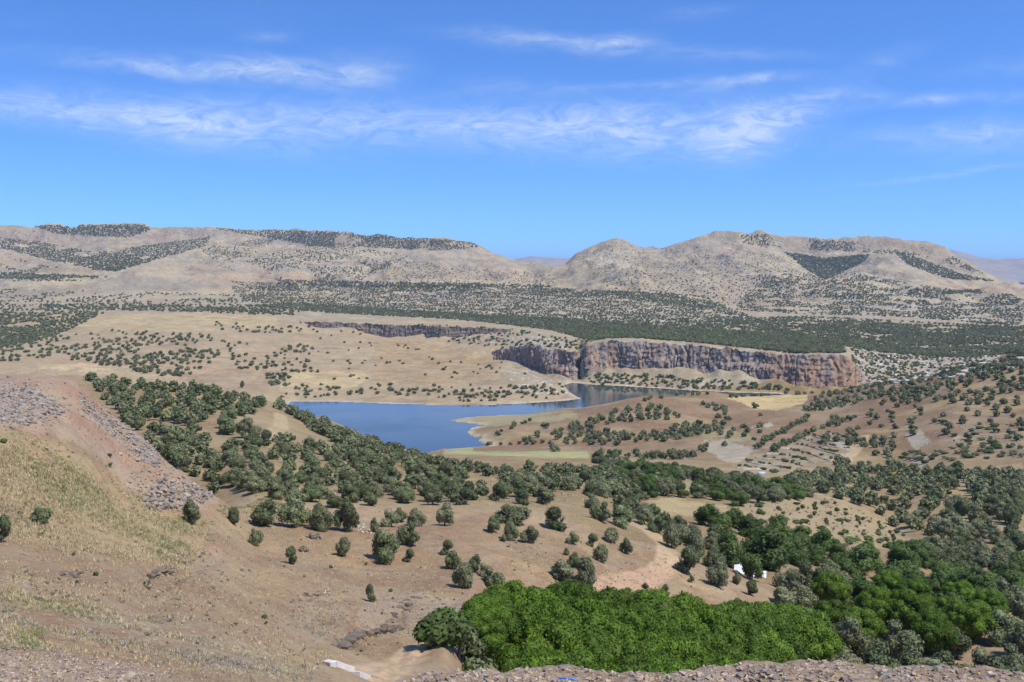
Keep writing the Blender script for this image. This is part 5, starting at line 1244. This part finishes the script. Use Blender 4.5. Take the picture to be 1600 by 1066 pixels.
for poly, n_, lo, hi in [(SLOPE, 650, .12, .42), ([(780, 840), (1000, 840), (1120, 900), (1120, 940), (930, 920), (790, 890)], 160, .12, .4), ([(0, 590), (110, 590), (330, 780), (200, 760), (0, 670)], 160, .15, .4), ([(1150, 770), (1300, 775), (1430, 840), (1330, 860), (1180, 840)], 500, .3, .9)]:
    q = rand_in(poly, n_, 10); p, ok = hitv(q[:, 0], q[:, 1])
    for v in p[ok]: s = lo + (hi - lo) * rng.uniform() ** 2; P.append(v); S.append((s, s, s * rng.uniform(.6, 1)))
nq = len(P); mass('dry_scrub', P, S, np.stack([np.zeros(nq), np.zeros(nq), rng.uniform(0, 6.28, nq)], -1), rng.integers(0, 3, nq), cush, 'small dry cushion plants and twigs over the bare slopes', 'scrub')
# tiny green bushes on the slope, single ones
for px, py, wp, lab in [(172, 714, 9, 'tiny green bush on the rusty embankment slope'), (172, 729, 9, 'tiny bush just below another on the rusty slope'), (32, 806, 12, 'small bush beside the spreading oak bush'), (150, 900, 11, 'blue-green thistle bush by the gully bank'), (6, 692, 11, 'green tussock at the embankment top edge'), (64, 838, 9, 'pale green weed clump on straw grass'), (132, 862, 8, 'bright weed clump under the green grass'), (115, 868, 7, 'darker weed clump next to the bright one'), (413, 967, 10, 'grey-green cushion plant on the bare slope'), (416, 976, 9, 'pale cushion plant just below another'), (610, 925, 9, 'bluish cushion plant on grey clay'), (572, 883, 8, 'dark little shrub under the large bushy oak'), (517, 889, 8, 'thin dry-stemmed shrub on the bare slope')]:
    x, y, z = hit(px, py); tree(SHRUB, (x, y, z), wp * y / F, wp * y / F * .9, lab, None, 'bush', var=rng.integers(3))
# heaps of cut brush
for px, py, wp, hp, lab in [(489, 841, 26, 13, 'grey heap of dry brushwood below the twin oaks'), (474, 862, 20, 13, 'grey heap of dry brushwood beside the small round oak'), (250, 866, 16, 12, 'dark dry brush clump at the gully head'), (228, 916, 22, 16, 'tangled dry brush spilling into the gully')]:
    x, y, z = hit(px, py); me = crown_mesh('brush_heap', int(px), M['dry'], lobes=7, leaves=420, leaf=.08, Hh=.62, low=-.08, core_sub=1)
    o = add_obj('brush_heap', me, None, (x, y, z - .1)); o.scale = (wp * y / F,) * 2 + (hp * y / F * 1.5,); tag(o, lab, 'brush heap')

# ------------------------------------------------------------------ built things
def plain_mat(name, c, rough=.8, var=.15, sc_=3.0):
    m, t, b = new_mat(name); geo = t.nodes.new('ShaderNodeNewGeometry'); f = maprange(t, noise(t, geo.outputs['Position'], sc_, 5, .65), .3, .7, 1 - var, 1 + var)
    cb = t.nodes.new('ShaderNodeCombineColor')
    for i in range(3): t.links.new(f, cb.inputs[i])
    t.links.new(mixc(t, 'MULTIPLY', 1, c, cb.outputs[0]), b.inputs['Base Color']); b.inputs['Roughness'].default_value = rough; return m
M['concrete'] = plain_mat('concrete', (.60, .56, .51), .85, .12); M['tarp'] = plain_mat('tarpaulin', (.68, .70, .73), .45, .06); M['hose'] = plain_mat('blue_hose', (.02, .14, .55), .35, .03); M['bluetarp'] = plain_mat('blue_sheet', (.42, .47, .56), .6, .1)
M['terrace'] = plain_mat('terrace_stone', (.38, .335, .265), .9, .3, 1.2)
def prism(name, pts, zt, zb_, mat, parent, origin):
    """slab over a plan outline, chamfered top edge"""
    bm = bmesh.new(); P = np.array(pts, float) - np.array(origin[:2])
    low = [bm.verts.new((p[0], p[1], zb_[k] - origin[2])) for k, p in enumerate(P)]; top = [bm.verts.new((p[0], p[1], zt[k] - origin[2])) for k, p in enumerate(P)]
    n_ = len(P); bm.faces.new(top); bm.faces.new(low[::-1])
    for k in range(n_): bm.faces.new((low[k], low[(k + 1) % n_], top[(k + 1) % n_], top[k]))
    bmesh.ops.recalc_face_normals(bm, faces=bm.faces); bmesh.ops.bevel(bm, geom=list(bm.edges), offset=.03, segments=1, affect='EDGES')
    me = bpy.data.meshes.new(name); bm.to_mesh(me); bm.free(); me.materials.append(mat); return add_obj(name, me, parent)
# culvert headwall
o0 = hit(540, 1052); root = bpy.data.objects.new('culvert_headwall', None); COL.objects.link(root); root.location = o0; tag(root, 'white concrete culvert headwall with two wings beside the dirt track', 'culvert')
def wall_between(a, b, th, h0, h1, name, drop=.6):
    pa, pb = np.array(hit(*a)), np.array(hit(*b)); v = (pb - pa)[:2]; v /= np.linalg.norm(v); nrm_ = np.array([-v[1], v[0]]) * th / 2
    pts = [pa[:2] + nrm_, pb[:2] + nrm_, pb[:2] - nrm_, pa[:2] - nrm_]; z0, z1 = pa[2], pb[2]
    prism(name, pts, [z0 + h0, z1 + h1, z1 + h1, z0 + h0], [z0 - drop, z1 - drop, z1 - drop, z0 - drop], M['concrete'], root, o0)
wall_between((524, 1041), (553, 1052), .22, .36, .36, 'head_wall'); wall_between((509, 1037), (521, 1042), .45, .22, .3, 'wing_wall'); wall_between((555, 1055), (572, 1058), .6, .22, .12, 'wing_wall')
# blue hose hoop on the gravel bank
V, Fq = [], []; hx, hy, hz0 = (880 - CX) / F * 6.2, 6.2, 0; hz0 = ground_z(hx, hy); ztop = H(6.2, 1062); nseg = 40
cpts = []
for k in range(nseg + 1):
    a = math.pi * k / nseg; cpts.append((hx - math.cos(a) * .145, hy + .02 * math.sin(a), hz0 - .06 + (ztop - hz0 + .06) * math.sin(a) ** .9))
for k in range(nseg): tube(V, Fq, cpts[k], cpts[k + 1], .006, .006, 8)
o = add_obj('hose', mesh_from('hose', np.array(V), Fq, 4, M['hose'], True)); tag(o, 'loop of blue plastic hose sticking out of the gravel bank', 'hose')
# white tarpaulin under the tree
a, ok = hitv([1146, 1160, 1178, 1197, 1196, 1180, 1163, 1150], [893, 892, 897, 901, 907, 909, 905, 898]); nx, ny = 26, 10
c0, c1 = np.array(hit(1147, 893)), np.array(hit(1197, 903)); dv = c1 - c0; up_ = np.array([0.15, .6, .75]); Wt = 1.9
V = []
for j in range(ny):
    for i in range(nx):
        u_, v_ = i / (nx - 1), j / (ny - 1); p = c0 + dv * u_ + np.array([0, -.1, .05]) + up_ * (Wt * v_ * (.55 + .45 * math.sin(math.pi * min(1, u_ * 1.3)))); p[2] += .12 * math.sin(u_ * 17 + v_ * 3) * (1 - .5 * v_) - .55 * math.sin(math.pi * u_) * .5 + .10 * math.sin(v_ * 9 + u_ * 5); p[1] += .15 * math.sin(u_ * 11)
        p[2] = max(p[2], ground_z(p[0], p[1]) + .06 + .05 * math.sin(u_ * 23)); V.append(p)
me = mesh_from('tarpaulin', V, grid_faces(ny, nx), 4, M['tarp'], True); o = add_obj('tarpaulin', me); sm = o.modifiers.new('thick', 'SOLIDIFY'); sm.thickness = .02; tag(o, 'crumpled white tarpaulin spread on the slope under a green tree', 'tarpaulin')
# little shelter sheet below the terraces
x, y, z = hit(1189, 741); V = [(-1.7, -.8, 0), (1.7, -.8, 0), (1.8, 0, 1.1), (-1.8, 0, 1.1), (1.7, .9, .1), (-1.7, .9, .1)]
me = mesh_from('shelter', V, [(0, 1, 2, 3), (3, 2, 4, 5)], 4, M['bluetarp']); o = add_obj('tent_shelter', me, None, (x, y, z)); sm = o.modifiers.new('thick', 'SOLIDIFY'); sm.thickness = .04; tag(o, 'small blue-white sheet shelter at the foot of the terraces', 'shelter')
# stone terrace walls
TW = [((1165, 722), (1235, 735)), ((1180, 714), (1255, 730)), ((1196, 707), (1275, 724)), ((1212, 700), (1300, 720)), ((1232, 694), (1318, 712)), ((1250, 688), (1326, 704)), ((1268, 682), (1332, 697)), ((1150, 730), (1215, 741)), ((1285, 676), (1338, 690))]
for k, (p, q) in enumerate(TW):
    V, Fq = [], []; pr = None; nseg = 26; L_ = []
    for i in range(nseg + 1):
        u_ = i / nseg; px = p[0] + (q[0] - p[0]) * u_; py = p[1] + (q[1] - p[1]) * u_ + 2.0 * math.sin(u_ * 5 + k) - 2 * math.sin(math.pi * u_); L_.append(hit(px, py))
    L_ = np.array(L_); L_[:, 1] = np.convolve(np.pad(L_[:, 1], 2, mode='edge'), np.ones(5) / 5, 'valid')
    for i, c in enumerate(L_):
        zg = ground_z(c[0], c[1]); hh = .4 + .35 * rng.uniform()
        for (oy, oz) in ((-1.9, -.25), (-.7, hh), (.8, hh), (1.3, -.5)): V.append((c[0], c[1] + oy + rng.normal() * .12, zg + oz))
    for i in range(nseg):
        b0 = i * 4
        for s_ in range(3): Fq.append((b0 + s_, b0 + 4 + s_, b0 + 5 + s_, b0 + s_ + 1))
    Fq += [(0, 1, 2, 3), (nseg * 4 + 3, nseg * 4 + 2, nseg * 4 + 1, nseg * 4)]
    o = add_obj('terrace_wall', mesh_from('terrace_wall', V, Fq, 4, M['terrace'])); tag(o, 'low pale stone wall of the planted terraces on the hillside', 'wall', 'terrace walls', 'thing')
SHP = []
for (p, q) in TW:
    for i in range(13):
        u_ = rng.uniform(); h_, ok = hitv([p[0] + (q[0] - p[0]) * u_], [p[1] + (q[1] - p[1]) * u_ - 2.5 + rng.normal()]); SHP.append(h_[0])
for p in SHP: tree(SHRUB, p, rng.uniform(1.6, 3), rng.uniform(1.2, 2.0), 'small green bush planted along the stone terraces', 'terrace bushes', 'bush')

# ------------------------------------------------------------------ air
hb = bmesh.new(); bmesh.ops.create_cube(hb, size=1.0); me = bpy.data.meshes.new('haze'); hb.to_mesh(me); hb.free()
m = bpy.data.materials.new('haze'); m.use_nodes = True; t = m.node_tree; t.nodes.clear()
pv = t.nodes.new('ShaderNodeVolumePrincipled'); pv.inputs['Color'].default_value = (.62, .78, 1.0, 1); pv.inputs['Density'].default_value = 4.2e-5; pv.inputs['Anisotropy'].default_value = .1
mo = t.nodes.new('ShaderNodeOutputMaterial'); t.links.new(pv.outputs[0], mo.inputs['Volume']); me.materials.append(m)
hz_o = add_obj('haze', me, None, (0, 15000, 130)); hz_o.scale = (62000, 31000, 560); tag(hz_o, 'thin summer haze over the valley and hills', 'haze', None, 'stuff')
